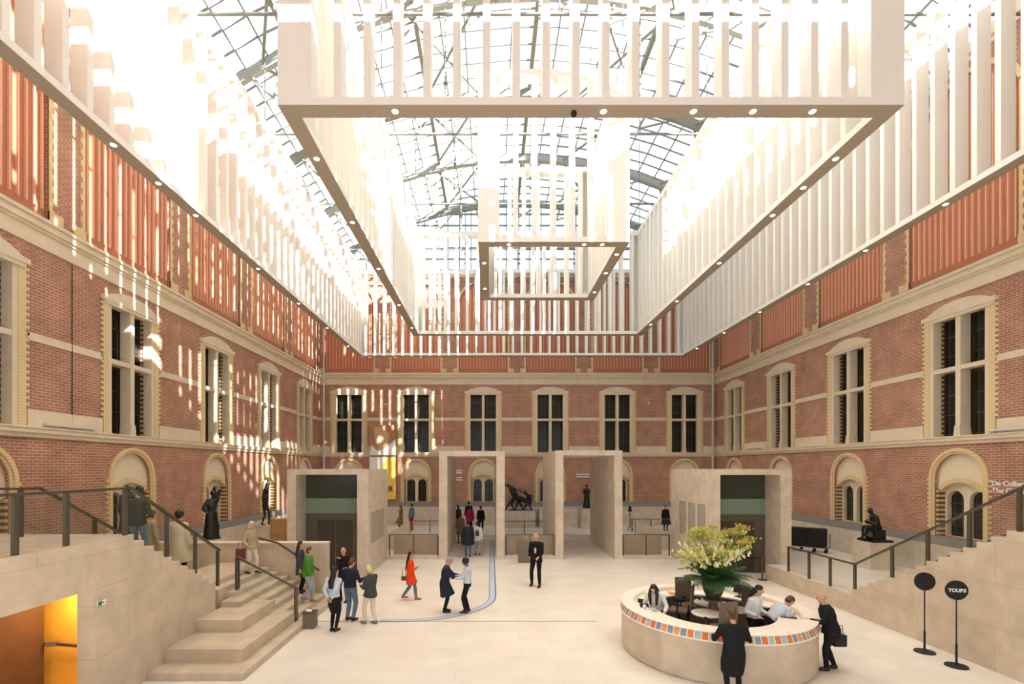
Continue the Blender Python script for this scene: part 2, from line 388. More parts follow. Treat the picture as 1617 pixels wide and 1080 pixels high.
places = [((x, YB, 0), 0, 'back') for x in BACK_X]+[((XL, d, 0), PI/2, 'left') for d in SIDE_D]+[((XR, d+.15, 0), -PI/2, 'right') for d in SIDE_D]
for i, (l, rz, sd) in enumerate(places):
    for pr in (win, arc):
        wn += 1; o = pr if i == 0 else copy_tree(pr)
        o.name = 'window_%d' % wn; o.location = l; o.rotation_euler = (0, 0, rz); struct(o)

# ------------------------------------------------------------------ glass barrel roof with trusses
RISE = 4.9; HS = (XR-XL)/2; RR = (HS*HS+RISE*RISE)/(2*RISE); ZC = ZT+RISE-RR; AA = math.asin(HS/RR)
def vault(t, off=0): a = -AA+2*AA*t; return XC+(RR+off)*math.sin(a), ZC+(RR+off)*math.cos(a)
NS = 30; rg = MB()
for i in range(NS):
    x0, z0 = vault(i/NS); x1, z1 = vault((i+1)/NS); rg.add([(x0, YF, z0), (x1, YF, z1), (x1, YB, z1), (x0, YB, z0)], [(0, 1, 2, 3)])
roof = struct(rg.build('ceiling', ROOFGLASS, smooth=True))
bars = MB()
for i in range(0, NS+1):
    x, z = vault(i/NS, -.04); heavy = i % 5 == 0; q = .17 if heavy else .045; bars.bar((x, YF, z), (x, YB, z), q, q*1.3)
bars.build('purlin', STEEL, roof)
gb = MB(); y = YF+.42
while y < YB:
    for i in range(15):
        x0, z0 = vault(i/15, -.03); x1, z1 = vault((i+1)/15, -.03); gb.bar((x0, y, z0), (x1, y, z1), .045, .06)
    y += .84
gb.build('glazing_bars', STEEL, roof)
RIBS = [3.95+5.05*k for k in range(7)]
for k, y in enumerate(RIBS):
    t = MB()
    for i in range(20):
        x0, z0 = vault(i/20, -.3); x1, z1 = vault((i+1)/20, -.3); t.bar((x0, y, z0), (x1, y, z1), .22, .34)
    for i in range(2, 18, 2):
        x0, z0 = vault(i/20, -.35); t.rod((x0, y, z0), (XC+(x0-XC)*.92, y, z0-.9), .05)
        x1, z1 = vault((i+1)/20, -.35); t.rod((XC+(x0-XC)*.92, y, z0-.9), (x1, y, z1), .045)
    t.build('arch_truss', STEELW if k % 2 else STEEL, roof)
    r = MB(); r.rod((XL, y, 17.6), (XR, y, 17.6), .045)
    for xx in (-6.3, -1.8, 2.0, 5.9, 10.4):
        zz = ZC+math.sqrt(RR*RR-(xx-XC)**2)-.4; r.rod((xx, y, 17.6), (xx, y, zz), .025)
        for zq in (18.4, 18.9, 19.6): r.ball((xx, y, zq), .08, 8, 5)
    r.build('tie_rod', STEELD, roof)
    if k < 6:
        dg = MB(); y2 = y+5.05
        for (ta, tb) in ((.12, .22), (.22, .12), (.32, .42), (.42, .32), (.58, .68), (.68, .58), (.78, .88), (.88, .78)):
            xa, za = vault(ta, -.3); xb, zb = vault(tb, -.3); dg.rod((xa, y, za), (xb, y2, zb), .055, 6)
        dg.build('wind_brace', STEEL, roof)
gw = MB(); top = [(vault(i/24)[0], vault(i/24)[1]) for i in range(25)]
gw.prism([[(XR, ZT), (XR, ZT+.01)]+[(x, z) for x, z in top[::-1][1:-1]]+[(XL, ZT+.01), (XL, ZT)]], 0, -.04, back)
gable = struct(gw.build('window_%d' % (wn+1), ROOFGLASS))
gf = MB()
for i in range(1, 34):
    x = XL+i*(XR-XL)/34; zz = ZC+math.sqrt(RR*RR-(x-XC)**2); gf.box(x-.025, x+.025, YB-.06, YB+.02, ZT, zz)
for z in (19.3, 20.1, 20.9, 21.7, 22.5):
    hx = math.sqrt(RR*RR-(z-ZC)**2); q = .1 if z == 20.9 else .035; gf.box(XC-hx, XC+hx, YB-.08, YB+.04, z-q, z+q)
gf.build('glazing_frame', STEEL, gable)

# ------------------------------------------------------------------ the three hanging slat frames
ZB, ZU = H+7.42, 17.5
def slat_frame(label, x0, x1, y0, y1, sides, lamps, corner=True, pitch=.6):
    r = empty('slat_chandelier', ((x0+x1)/2, (y0+y1)/2, ZB)); tag(r, label, 'chandelier', 'hanging chandeliers of white vertical slats')
    ox, oy, oz = r.location; wd, ht = .36, .17
    def ring(z0, z1, name):
        m = MB()
        L = [[(x0, y0), (x1, y0), (x1, y1), (x0, y1)], [(x0+wd, y0+wd), (x1-wd, y0+wd), (x1-wd, y1-wd), (x0+wd, y1-wd)]]
        m.prism(L, z0, z1, lambda u, v, n: Vector((u-ox, v-oy, n-oz))); return m.build(name, WHITE, r)
    bf = ring(ZB+.006, ZB+ht, 'bottom_frame')
    sf = MB(); sf.prism([[(x0-ox, y0-oy), (x1-ox, y0-oy), (x1-ox, y1-oy), (x0-ox, y1-oy)], [(x0+wd-ox, y0+wd-oy), (x1-wd-ox, y0+wd-oy), (x1-wd-ox, y1-wd-oy), (x0+wd-ox, y1-wd-oy)]], 0, .006, lambda u, v, n: Vector((u, v, n))); sf.build('soffit', SOFFIT_SHADE, bf)  # thin underside sheet carrying the painted shade tone
    ring(ZU-.22, ZU, 'top_frame')
    t, ww = .15, .37; e = .035
    za, zb = ZB+ht-oz, ZU-.22-oz
    mx = B(-ww/2, ww/2, -t/2, t/2, 0, zb-za).build('slat', WHITE, r, bevel=0); my = None
    first = [True]; sl = []
    def run(a0, a1, fixed, axis, inset):
        n = max(2, round((a1-a0)/pitch)); 
        for i in range(1, n):
            a = a0+(a1-a0)*i/n
            sl.append(((fixed+inset, a), 0) if axis == 'y' else ((a, fixed+inset), PI/2))
    if 'l' in sides: run(y0, y1, x0, 'y', wd/2)
    if 'r' in sides: run(y0, y1, x1, 'y', -wd/2)
    if 'b' in sides: run(x0, x1, y1, 'x', -wd/2)
    if 'f' in sides: run(x0, x1, y0, 'x', wd/2)
    def vis(q):
        (x, y), _ = q; px = CX+x*F/y if y > 1 else 9999
        return (0 if (-30 < px < 1650) else 1000)+y
    sl.sort(key=vis)
    for k, ((x, y), rz) in enumerate(sl[:100]):
        o = mx if k == 0 else mx.copy()
        if k: C.objects.link(o); o.parent = r
        o.location = (x-ox, y-oy, za); o.rotation_euler = (0, 0, rz)
    if len(sl) > 100:
        m = MB()
        for (x, y), rz in sl[100:]:
            a, b = (ww/2, t/2) if rz == 0 else (t/2, ww/2); m.box(x-a-ox, x+a-ox, y-b-oy, y+b-oy, za, zb)
        o = m.build('slats', WHITE, r); o['kind'] = 'stuff'
    cw = .55                                            # closed corner panels
    for cx_, sx in ((x0, 1), (x1, -1)):
        for cy_, sy in ((y0, 1), (y1, -1)):
            g = MB(); a, b = sorted((cx_, cx_+sx*cw)); c, d = sorted((cy_, cy_+sy*.04)); g.box(a-ox, b-ox, c-oy, d-oy, za, zb)
            a, b = sorted((cx_, cx_+sx*.04)); c, d = sorted((cy_+sy*.04, cy_+sy*cw)); g.box(a-ox, b-ox, c-oy, d-oy, za, zb); g.build('corner_panel', WHITE, r)
    ld = MB().lathe((0, 0, 0), [(0, -.012), (.058, -.012), (.068, 0), (0, 0)], 16).build('downlight', LAMP, r); f0 = True
    for x, y in lamps:
        o = ld if f0 else ld.copy()
        if not f0: C.objects.link(o); o.parent = r
        f0 = False; o.location = (x-ox, y-oy, 0)
    for k, (x, y) in enumerate(lamps):
        if k % 2 == 0:
            L = bpy.data.lights.new('downlight_beam', 'SPOT'); L.energy = 300; L.color = (1, .8, .55); L.spot_size = 1.5; L.spot_blend = .8; L.shadow_soft_size = .1
            q = bpy.data.objects.new('downlight_beam', L); C.objects.link(q); q.parent = r; q.location = (x-ox, y-oy, -.05)
    for x in (x0+wd/2, x1-wd/2):
        for y in (y0+wd/2, (y0+y1)/2, y1-wd/2):
            zz = ZC+math.sqrt(RR*RR-(x-XC)**2)-.05; c = MB(); c.rod((x-ox, y-oy, ZU-oz), (x-ox, y-oy, zz-oz), .015, 6); c.build('cable', STEELD, r)
    return r
A_ = (-8.85, 12.98, 4.9, 32.2); B_ = (-4.36, 8.46, 9.88, 27.1); C_ = (-.42, 4.56, 15.86, 21.4)
def lampset(x0, x1, y0, y1, xs, ys): return [(x, y0+.18) for x in xs]+[(x0+.18, y) for y in ys]+[(x1-.18, y) for y in ys]
slat_frame('widest white slat chandelier whose frame runs nearest the brick walls', *A_, 'lrb', [(A_[0]+.18, y) for y in (11.1, 12.6, 14.2, 18, 21.8, 25.6, 29.4)]+[(A_[1]-.18, y) for y in (13.6, 16.5, 19.5, 23, 26.5, 30)])
bmid = slat_frame('middle sized white slat chandelier with the frame corner nearest the camera', *B_, 'lrbf', [((px-CX)*10.06/F, 10.06) for px in (624, 953, 1095, 1189, 1283)]+[(B_[0]+.18, y) for y in (11.6, 14.6, 18, 22, 25.6)]+[(B_[1]-.18, y) for y in (11.6, 12.8, 14.2, 17.5, 21.5, 25)], pitch=.62)
slat_frame('smallest innermost white slat chandelier in the centre of the court', *C_, 'lrbf', [(x, 16.05) for x in (.6, 3.1, 3.7)]+[(C_[0]+.18, y) for y in (17.5, 20)]+[(C_[1]-.18, y) for y in (16.8, 18.4, 20.4)], pitch=.6)
dm = MB().ball((0, 0, 0), (.06, .06, .07), 12, 8).build('dome_camera', BLACK, bmid, smooth=True); dm.location = (1.73-bmid.location.x, 10.06-bmid.location.y, -.05)
# ------------------------------------------------------------------ left side: landing, stair, sitting steps
XS = -7.13
def th(o, label, cat, group=None): return tag(o, label, cat, group)
def at(o, *p): o.location = p; return o
land = B(XL+.08, XS, YF-5, 9.65, 2.22, 3.08).build('stair_landing', TANSTONE); th(land, 'broad stone landing slab at the upper left above the orange lit doorway', 'landing')
st = empty('staircase', (XS, 9.65, 0)); th(st, 'stone stair descending from the left landing beside the tall side wall', 'staircase')
m = MB(); N = 11; rise = (3.08-1.3)/N; run = 3.15/N
for k in range(N-1):
    z = 3.08-rise*(k+1); m.box(-9.0-XS, 0, run*k, run*(k+1), 0, z)
m.build('flight', TANSTONE, st)
B(-.32, 0, -.95, 0, 0, 2.215).build('side_wall', TANSTONE, st)
m = MB(); m.box(-9.0-XS, -7.53-XS, 3.15-run, 6.24, 0, 1.3); m.build('half_landing', TANSTONE, st)
# room under the landing
m = MB(); m.box(XL+.1, XS-.33, 9.5, 9.63, 0, 2.21); struct(m.build('wall_room', ORANGE))
struct(B(-8.75, -8.6, 2, 9.3, 0, 2.21).build('wall_passage', DWOOD))
rl = MB(); rl.bar((-8.55, 9.25, 1.02), (-8.45, 9.4, .98), .06, .08); rl.bar((-8.5, 9.4, .98), (XS-.35, 9.4, .9), .05, .05)
th(rl.build('handrail', BRONZE), 'dark handrail inside the orange lit doorway under the landing', 'handrail')
L = bpy.data.lights.new('room_lamp', 'AREA'); L.energy = 30; L.color = (1, .72, .35); L.size = .5
lamp = empty('ceiling_lamp', (-7.8, 9.15, 2.2)); th(lamp, 'small warm ceiling lamp over the orange wall inside the left doorway', 'ceiling lamp')
B(-.12, .12, -.12, .12, -.03, .018).build('lamp_body', LAMP, lamp); q = bpy.data.objects.new('lamp_light', L); C.objects.link(q); q.parent = lamp; q.location = (0, 0, -.06)
ss = empty('sitting_steps', (-5.13, 10, 0)); th(ss, 'broad stone steps spilling onto the floor at the lower left', 'steps')
E = lambda k: -5.13-.3*(k-1); R_ = .145
def sb(x0, x1, y0, y1, z0, z1): return B(x0+5.13, x1+5.13, y0-10, y1-10, z0, z1).build('step', TANSTONE, ss)
sb(XS, E(1), 10.0, 15.88, 0, R_)
for a, b, y0 in ((1, 3, 10.57), (3, 5, 11.68)): sb(XS, E(a+1), y0, 13.5, a*R_, b*R_)
sb(XS, E(6), 12.77, 13.5, 5*R_, 6*R_)
for k in range(2, 9): sb(-7.53 if k > 6 else XS, E(k), 13.5 if k < 7 else (13.2 if k == 7 else 12.82), 15.88, 0 if k > 6 else (k-1)*R_, k*R_)
wl2 = MB(); wl2.box(XL+.08, -5.4, 15.9, 16.2, 0, 1.9); o = struct(wl2.build('wall_stair', TANSTONE)); B(XL+.08, -5.38, 15.88, 16.22, 1.9, 1.95).build('coping', TRIM, o)
hr = MB(); hr.bar((-6.95, 15.78, 1.95), (-5.6, 15.78, 1.05), .05, .05); hr.bar((-7.9, 15.78, 2.2), (-6.95, 15.78, 1.95), .05, .05)
for x, z in ((-7.5, 2.08), (-6.3, 1.5)): hr.rod((x, 15.78, z), (x, 15.9, z-.05), .02)
th(hr.build('handrail', BRONZE), 'bronze handrail fixed to the low stone wall behind the fine steps', 'handrail')

def balustrade(label, pts, posts, ht=.92, wide=.08, group=None, rail=True):
    """pts: polyline at floor level; posts: positions along it"""
    p0 = Vector(pts[0]); r = empty('glass_balustrade', p0); th(r, label, 'balustrade', group)
    for k in range(len(pts)-1):
        a, b = Vector(pts[k])-p0, Vector(pts[k+1])-p0; up = Vector((0, 0, ht))
        if rail: MB().bar(a+up, b+up, .07, .045).build('handrail', BRONZE, r)
        sd = (b-a).cross(Vector((0, 0, 1))).normalized()*.008; lo = Vector((0, 0, .06)); hi = Vector((0, 0, ht-.03))
        g = MB(); g.add([a+lo+sd, b+lo+sd, b+hi+sd, a+hi+sd, a+lo-sd, b+lo-sd, b+hi-sd, a+hi-sd], [(0, 1, 2, 3), (7, 6, 5, 4), (0, 4, 5, 1), (1, 5, 6, 2), (2, 6, 7, 3), (3, 7, 4, 0)])
        g.build('glass_panel', GLASS, r)
    for x, y, z in posts: B(x-p0.x-.028, x-p0.x+.028, y-p0.y-wide/2, y-p0.y+wide/2, z-p0.z, z-p0.z+ht).build('post', BRONZE, r)
    return r
zs_ = lambda d: 3.08-(d-9.65)*(3.08-1.3)/3.15
xr = XS-.06
balustrade('dark railing with glass along the left landing and down the upper left stair', [(xr, 4, 3.08), (xr, 9.65, 3.08), (xr, 12.8, 1.3)],
           [(xr, d, 3.08) for d in (5.1, 7.3, 8.18, 9.5)]+[(xr, d, zs_(d)-.05) for d in (10.72, 11.75)]+[(xr, 12.72, 1.3)])
balustrade('railing at the back edge of the left landing turning down the stair', [(XL+.1, 9.25, 3.08), (-9.0, 9.25, 3.08), (-9.0, 9.65, 3.08), (-9.0, 12.4, 1.53)], [(-11.9, 9.25, 3.08), (-9.0, 9.25, 3.08), (-9.02, 11, 2.3)])
balustrade('short railing dividing the broad steps from the fine steps', [(-7.05, 13.45, 1.0), (-5.42, 13.45, .145)], [(-7.05, 13.45, 1.02), (-5.42, 13.45, .145)], wide=.16)
ex = empty('exit_sign', (XS+.01, 8.82, 1.94)); th(ex, 'small green and white exit sign on the left stair wall beside the doorway', 'sign')
GREEN = mat('sign green', (.02, .25, .11)); SWHITE = mat('sign white', (.85, .85, .82))
B(0, .02, -.09, .09, -.045, .045).build('sign_plate', SWHITE, ex); B(.02, .024, -.085, 0, -.04, .04).build('green_field', GREEN, ex)
m = MB(); m.add([(.022, .03, -.02), (.022, .03, .02), (.022, .075, 0)], [(0, 1, 2)]); m.bar((.023, .0, 0), (.023, .035, 0), .002, .014); m.build('arrow', GREEN, ex)
tb = empty('litter_bin', (-4.99, 13.35, 0)); th(tb, 'low grey brown square litter bin at the foot of the steps', 'bin')
B(-.16, .16, -.15, .15, 0, .42).build('bin_body', mat('bin metal', (.16, .14, .11), .5), tb, bevel=.015); B(-.17, .17, -.16, .16, .42, .45).build('bin_rim', BRONZE, tb)
m = MB()
for i in range(5): m.ball((random.uniform(-.08, .08), random.uniform(-.08, .08), .47), (.06, .05, .03), 6, 4)
m.build('paper_waste', PAPER, tb)
# left terrace behind the stair wall, crate
struct(B(XL+.08, -8.2, 16.2, 28, 0, .57).build('floor_terrace_left', FLOOR))
cr = empty('wooden_crate', (-9.63, 22.2, .57)); th(cr, 'plywood crate standing behind the low wall at the left', 'crate')
B(-.42, .42, -.2, .2, 0, 1.5).build('box', CRATE, cr); m = MB()
for x in (-.42, .36): m.box(x, x+.06, -.22, -.2, 0, 1.5)
for z in (0, .72, 1.44): m.box(-.42, .42, -.22, -.2, z, z+.06)
m.build('batten', CRATE, cr)

# ------------------------------------------------------------------ right side: terrace and stair
XT = 10.9; ZTR = .573
rt = empty('stone_terrace', (XT, 14.6, 0)); th(rt, 'raised stone terrace along the right brick wall carrying the statue', 'terrace')
m = MB(); m.box(0, XR-.08-XT, 0, 4.59, 0, ZTR); m.box(1.06, XR-.08-XT, 4.59, 9.6, 0, ZTR); sl_ = m.build('slab', TANSTONE, rt); m = MB(); m.box(.05, XR-.09-XT, 0, 4.59, ZTR, ZTR+.004); m.box(1.07, XR-.09-XT, 4.59, 9.6, ZTR, ZTR+.004); m.build('paving', FLOOR, sl_)
rs = empty('staircase', (XT, 9.9, 0)); th(rs, 'stone stair climbing at the right behind the round signs', 'staircase')
m = MB(); N = 15
for k in range(N): m.box(0, 2.1, 4.7/N*k, 4.7/N*(k+1)-(.0 if k < N-1 else .002), 0, 3.08-(3.08-ZTR)*(k)/N-.001)
m.build('flight', TANSTONE, rs); B(2.1, XR-.08-XT, 0, 4.69, 0, ZTR-.002).build('lower_paving', FLOOR, rs)
th(B(XT, XR-.08, YF-5, 9.9, 0, 3.08).build('stair_landing', TANSTONE), 'stone landing at the top of the right hand stair', 'landing')
zr = lambda d: ZTR+(14.6-d)*(3.08-ZTR)/4.7+.05
xr = XT+.1
balustrade('dark railing with glass along the terrace and up the right hand stair', [(xr, 17.85, ZTR), (xr, 14.6, ZTR), (xr, 9.9, zr(9.9)), (xr, 5, zr(9.9))],
           [(xr, d, ZTR) for d in (17.85, 16.7, 15.66, 14.6)]+[(xr, d, zr(d)) for d in (13.24, 12.16, 11.1, 10.05)])
m = MB(); x2 = 13.05
r2 = empty('stair_handrail', (x2, 14.6, ZTR)); th(r2, 'second handrail on the far side of the right hand stair', 'handrail')
MB().bar((0, 0, .85), (0, -4.7, .85+3.08-ZTR), .06, .06).build('rail', BRONZE, r2)
for d in (14.3, 12.8, 11.3, 10.2): B(-.03, .03, d-14.6-.04, d-14.6+.04, 0, zr(d)-ZTR+.85).build('post', BRONZE, r2)

# ------------------------------------------------------------------ lift blocks and stone portals
def box_shell(x0, x1, y0, y1, z1, ox0, ox1, oz1, rev, name, label):
    r = empty(name, ((x0+x1)/2, y0, 0)); th(r, label, 'lift block'); cx = (x0+x1)/2
    m = MB(); m.prism([[(x0-cx, 0), (ox0-cx, 0), (ox0-cx, oz1), (ox1-cx, oz1), (ox1-cx, 0), (x1-cx, 0), (x1-cx, z1), (x0-cx, z1)]], 0, rev, lambda u, v, n: Vector((u, n, v)))
    m.box(x0-cx, x1-cx, rev, y1-y0, 0, z1); m.build('stone_shell', STONE, r)
    d = empty('door_1', ((ox0+ox1)/2, y0+rev, 0)); struct(d); hw = (ox1-ox0)/2
    B(-hw, hw, -.05, -.002, 3.1, oz1).build('dark_glass', LIFTG, d); B(-hw, hw, -.05, -.002, 2.45, 3.1).build('pale_glass', LIFTB, d)
    B(-hw, hw, -.09, -.002, 2.36, 2.45).build('transom', LIFTD, d); B(-hw, -.75, -.05, -.002, 0, 2.36).build('side_panel', LIFTD, d); B(.75, hw, -.05, -.002, 0, 2.36).build('side_panel', LIFTD, d)
    B(-.75, .75, -.05, -.002, 2.16, 2.36).build('head_panel', LIFTD, d)
    for a, b in ((-.75, -.008), (.008, .75)): B(a, b, -.02, -.002, 0, 2.16).build('door_leaf', mat('lift door', (.075, .065, .05), .4, .3), d)
    return r, d
bl, d1 = box_shell(-8.31, -5.0, 19.7, 23.4, 4.35, -7.95, -5.45, 4.13, 1.15, 'lift_block', 'pale stone lift block at the left with a dark opening')
br, d2 = box_shell(9.0, 11.95, 19.2, 24.1, 4.35, 9.12, 11.52, 4.13, 1.15, 'lift_block', 'pale stone lift block at the right behind the flower pot')
d2.name = 'door_2'
PLAQ = mat('grey etched panel', (.34, .31, .26), .4); PLAQ2 = mat('pale panel line', (.52, .48, .40), .5)
for (x, ys, zz0, zz1, who, sg) in ((-5.0, (20.15, 21.0, 21.85), 1.25, 2.55, 'left', 1), (9.0, (20.3, 21.3, 22.3), 1.3, 2.85, 'right', -1)):
    for k, y in enumerate(ys):
        p = empty('text_plaque', (x, y, zz0)); th(p, ('nearest', 'middle', 'farthest')[k]+' of the three grey text plaques on the side of the %s lift block' % who, 'plaque', 'plaques on the %s lift block' % who)
        a, b = sorted((0, sg*.02)); pl_ = B(a, b, 0, .7, 0, zz1-zz0).build('plate', PLAQ, p); m = MB(); z = .1; a, b = sorted((sg*.02, sg*.023))
        while z < zz1-zz0-.05: m.box(a, b, .06, .64*random.uniform(.6, 1), z, z+.025); z += .075
        m.build('text_lines', PLAQ2, pl_)
def portal(x0, x1, y0, y1, z1, t, lab):
    r = empty('stone_portal', ((x0+x1)/2, y0, 0)); th(r, lab, 'portal', 'stone portals'); h = (x1-x0)/2; L_ = y1-y0
    B(-h, -h+t, 0, L_, 0, z1).build('side_wall', STONE, r); B(h-t, h, 0, L_, 0, z1).build('side_wall', STONE, r)
    B(-h+t, h-t, 0, .3, z1-.24, z1).build('lintel', STONE, r); B(-h+t, h-t, L_-.3, L_, z1-.24, z1).build('lintel', STONE, r)
    m = MB(); y = .5
    while y < L_-.4: m.box(-h+t, h-t, y, y+.14, z1-.24, z1-.02); y += .34
    m.build('roof_fins', STONE, r); return r
portal(-2.50, .67, 23.3, 29, 5.22, .40, 'left stone portal that visitors are walking through')
portal(3.12, 6.35, 23.3, 29, 5.25, .38, 'right stone portal behind the guard')
# back terrace and its steps
bt = MB(); bt.box(XL+.09, XR-.09, 29.6, YB-.08, 0, .3); bt.box(-2.1, .27, 29.1, 29.6, 0, .15); bt.box(3.5, 5.97, 29.1, 29.6, 0, .15); bt.box(XL+.09, -8.2, 28.0, 29.6, 0, .3)
struct(bt.build('floor_terrace_back', FLOOR))
for (x0, x1, nm) in ((-4.97, -2.52, 'left of the portals'), (.69, 3.10, 'between the two portals'), (6.37, 8.72, 'right of the portals')):
    struct(B(x0, x1, 23.3, 23.65, 0, .16).build('trim_curb', STONE))
    th(B(x0+.02, x1-.02, 24.6, 24.8, 0, .93).build('parapet', mat('brown stone %s' % nm, (.42, .30, .21), .5, var=.1)), 'low brown stone parapet behind the glass railing '+nm, 'parapet')
    balustrade('waist high glass railing in front of the parapet '+nm, [(x0+.05, 23.45, .16), (x1-.05, 23.45, .16)], [(x0+.06, 23.45, .16), ((x0+x1)/2, 23.45, .16), (x1-.06, 23.45, .16)], ht=1.0, wide=.06)
def wedge(x0, z0, x1, z1, lab):
    r = MB(); r.prism([[(0, 0), (x1-x0, 0), (x1-x0, z1), (0, z0)]], 0, .22, lambda u, v, n: Vector((u, n, v))); o = r.build('sloping_parapet', STONE); o.location = (x0, 26, 0); return th(o, lab, 'parapet')
wedge(-6.2, .45, -4.37, 1.55, 'sloping stone stair parapet to the left of the left portal'); wedge(7.8, 1.55, 9.9, .8, 'sloping stone stair parapet to the right of the right portal')
balustrade('farther glass railing seen past the left of the left portal', [(-5.2, 30.6, .3), (-2.55, 30.6, .3)], [(-5.1, 30.6, .3), (-3.85, 30.6, .3)], ht=.75, wide=.06)
balustrade('farther glass railing seen between the two portals', [(.7, 30.2, .3), (3.4, 30.2, .3)], [(2.1, 30.2, .3), (3.3, 30.2, .3)], ht=.78, wide=.06)
balustrade('farther dark railing seen beside the right portal', [(8.9, 30.8, .3), (12.3, 30.8, .3)], [(9.0, 30.8, .3), (10.2, 30.8, .3), (11.6, 30.8, .3)], ht=.85, wide=.06)
pd = B(-.28, .28, -.2, .2, 0, .78).build('bin_cabinet', mat('olive cabinet', (.17, .155, .115), .6), bevel=.01); pd.location = (1.56, 22.6, 0); th(pd, 'olive grey box cabinet beside the guard', 'cabinet')
# stanchions near the right lift
for k, (x, y) in enumerate(((9.45, 19.0), (10.68, 19.0))):
    s = empty('stanchion', (x, y, 0)); th(s, ('slim dark belt stanchion at the left in front of the right lift', 'slim dark belt stanchion at the foot of the terrace wall')[k], 'stanchion', 'belt stanchions')
    MB().rod((0, 0, 0), (0, 0, .92), .03).build('pole', BRONZE, s); MB().lathe((0, 0, 0), [(0, .03), (.17, .02), (.18, 0), (0, 0)], 24).build('base', BRONZE, s)
    if k == 1: B(-1.2, -.03, -.003, .003, .84, .9).build('belt', BLACK, s)

# floor line
m = MB(); LB = mat('pale blue floor tape', (.50, .58, .76), .4); LD = mat('dark blue floor line', (.05, .09, .22), .4); LG = mat('grey floor joint', (.28, .26, .24), .5)
def path(off, wdt, mt, name, par, zz):
    P = [(0.06+off, 33.0), (0.06+off, 17.0)]; R = 2.6; c = (-2.54, 16.55)
    for i in range(13): a = -PI/2*i/12; P.append((c[0]+(R+off)*math.cos(a), c[1]+(R+off)*math.sin(a)))
    P += [(-3.2, 13.95-off)]
    s = MB()
    for i in range(len(P)-1):
        a, b = Vector((*P[i], 0)), Vector((*P[i+1], 0)); n = (b-a).cross(Vector((0, 0, 1))).normalized()*wdt/2
        s.add([a+n+Vector((0, 0, zz)), a-n+Vector((0, 0, zz)), b-n+Vector((0, 0, zz)), b+n+Vector((0, 0, zz))], [(0, 1, 2, 3)])
    return s.build(name, mt, par)
fl = empty('floor_line', (0, 0, 0)); th(fl, 'pale blue curved stripe with dark edges marked on the floor by the left portal', 'floor marking')
path(0, .2, LB, 'stripe', fl, .0035) if False else None
fl_s = path(0, .2, LB, 'stripe', fl, .004); path(.11, .035, LD, 'outer_edge', fl, .006); path(-.11, .02, LD, 'inner_edge', fl, .006)
th(B(-5.0, 3.05, 13.84, 13.88, 0, .004).build('floor_joint', LG), 'thin straight dark joint crossing the whole floor', 'floor marking')

# ------------------------------------------------------------------ wall fittings
for k, (side, d) in enumerate((('left', 13.95), ('left', 29.15), ('right', 14.6), ('right', 29.3))):
    s = -1 if side == 'right' else 1; x = XL if s > 0 else XR
    f = empty('wall_light', (x+s*.12, d, 5.56)); th(f, 'slim linear uplight on the sill band of the %s wall, %s the camera' % (side, 'nearer' if d < 20 else 'farther from'), 'wall light', 'linear wall uplights')
    B(-.05, .05, -.85, .85, 0, .06).build('housing', PIPE, f); B(-.03, .03, -.8, .8, .06, .065).build('diffuser', WHITE, f)
for x, lab in ((XL+.35, 'left'), (XR-.3, 'right')):
    m = MB(); m.rod((x, YB-.2, .3), (x, YB-.2, 17.8), .07, 10)
    for z in (2, 5, 8, 11, 14): m.rod((x, YB-.2, z), (x, YB-.2, z+.12), .09, 10)
    th(m.build('downpipe', PIPE), 'pale vertical downpipe in the %s back corner' % lab, 'pipe', 'corner downpipes')
m = MB(); m.rod((XL+.03, 13.45+.6, 5.6), (XL+.03, 13.45+.6, 10.3), .012, 6); th(m.build('wall_cable', BLACK), 'thin black cable running down the left brick wall', 'cable')
for k, (px, py) in enumerate(((609, 638), (1024, 637))):
    c = W(px, py, YB-.02); o = MB().lathe((0, 0, 0), [(0, .06), (.05, .055), (.07, 0), (0, 0)], 16).build('wall_camera', SWHITE); o.rotation_euler = (PI/2, 0, 0); o.location = c
    th(o, 'small white round sensor on the back wall brick at the '+('left', 'right')[k], 'sensor', 'round wall sensors')
# banners
bn = empty('banner', W(604, 696, 34.25)); th(bn, 'picture banner with pale brown and white shapes between two back wall windows', 'banner')
BR1 = mat('banner brown', (.42, .22, .12), .7, var=.3, scale=1.2); BR2 = mat('banner tan', (.62, .40, .24), .7, var=.2, scale=2); YEL = mat('banner yellow', (.80, .58, .12), .7, var=.15, scale=2)
pr = B(-.93, .93, -.02, .02, -1.0, 1.1).build('print', BR1, bn); B(-.9, .9, .02, .245, 1.0, 1.04).build('bracket', PIPE, bn)
m = MB(); m.prism([[(-.6, 1.0), (.1, 1.05), (.5, .3), (.35, -.4), (-.1, -.7), (-.5, -.1)]], -.03, -.02, lambda u, v, n: Vector((u, n, v))); m.build('tan_shape', BR2, pr)
m = MB(); m.prism([[(-.93, -1.0), (.93, -1.0), (.93, .1), (.3, -.4), (-.3, -.75), (-.8, -.3)]], -.035, -.03, lambda u, v, n: Vector((u, n, v))); m.build('white_shape', SWHITE, pr)
m = MB()
for i in range(12): m.ball((-.1+i*.088, -.045, -.62+i*.055), .028, 6, 4)
m.build('dotted_chain', SWHITE, pr)
b2 = empty('banner', W(604, 755, 34.3)); th(b2, 'tall yellow and white hanging banner beside the left lift block', 'banner')
pr = B(-.93, .93, -.02, .02, -1.5, 1.5).build('print', YEL, b2); B(-.9, .9, .02, .195, 1.4, 1.44).build('bracket', PIPE, b2)
m = MB(); m.prism([[(-.93, 1.5), (.3, 1.5), (-.1, .6), (-.4, -.2), (-.93, -.5)]], -.03, -.02, lambda u, v, n: Vector((u, n, v))); m.build('white_shape', SWHITE, pr)
text('lettering', 'ER', .55, (.15, -.03, -.95), (PI/2, 0, 0), BLACK, pr, ext=.003, bold=.01)
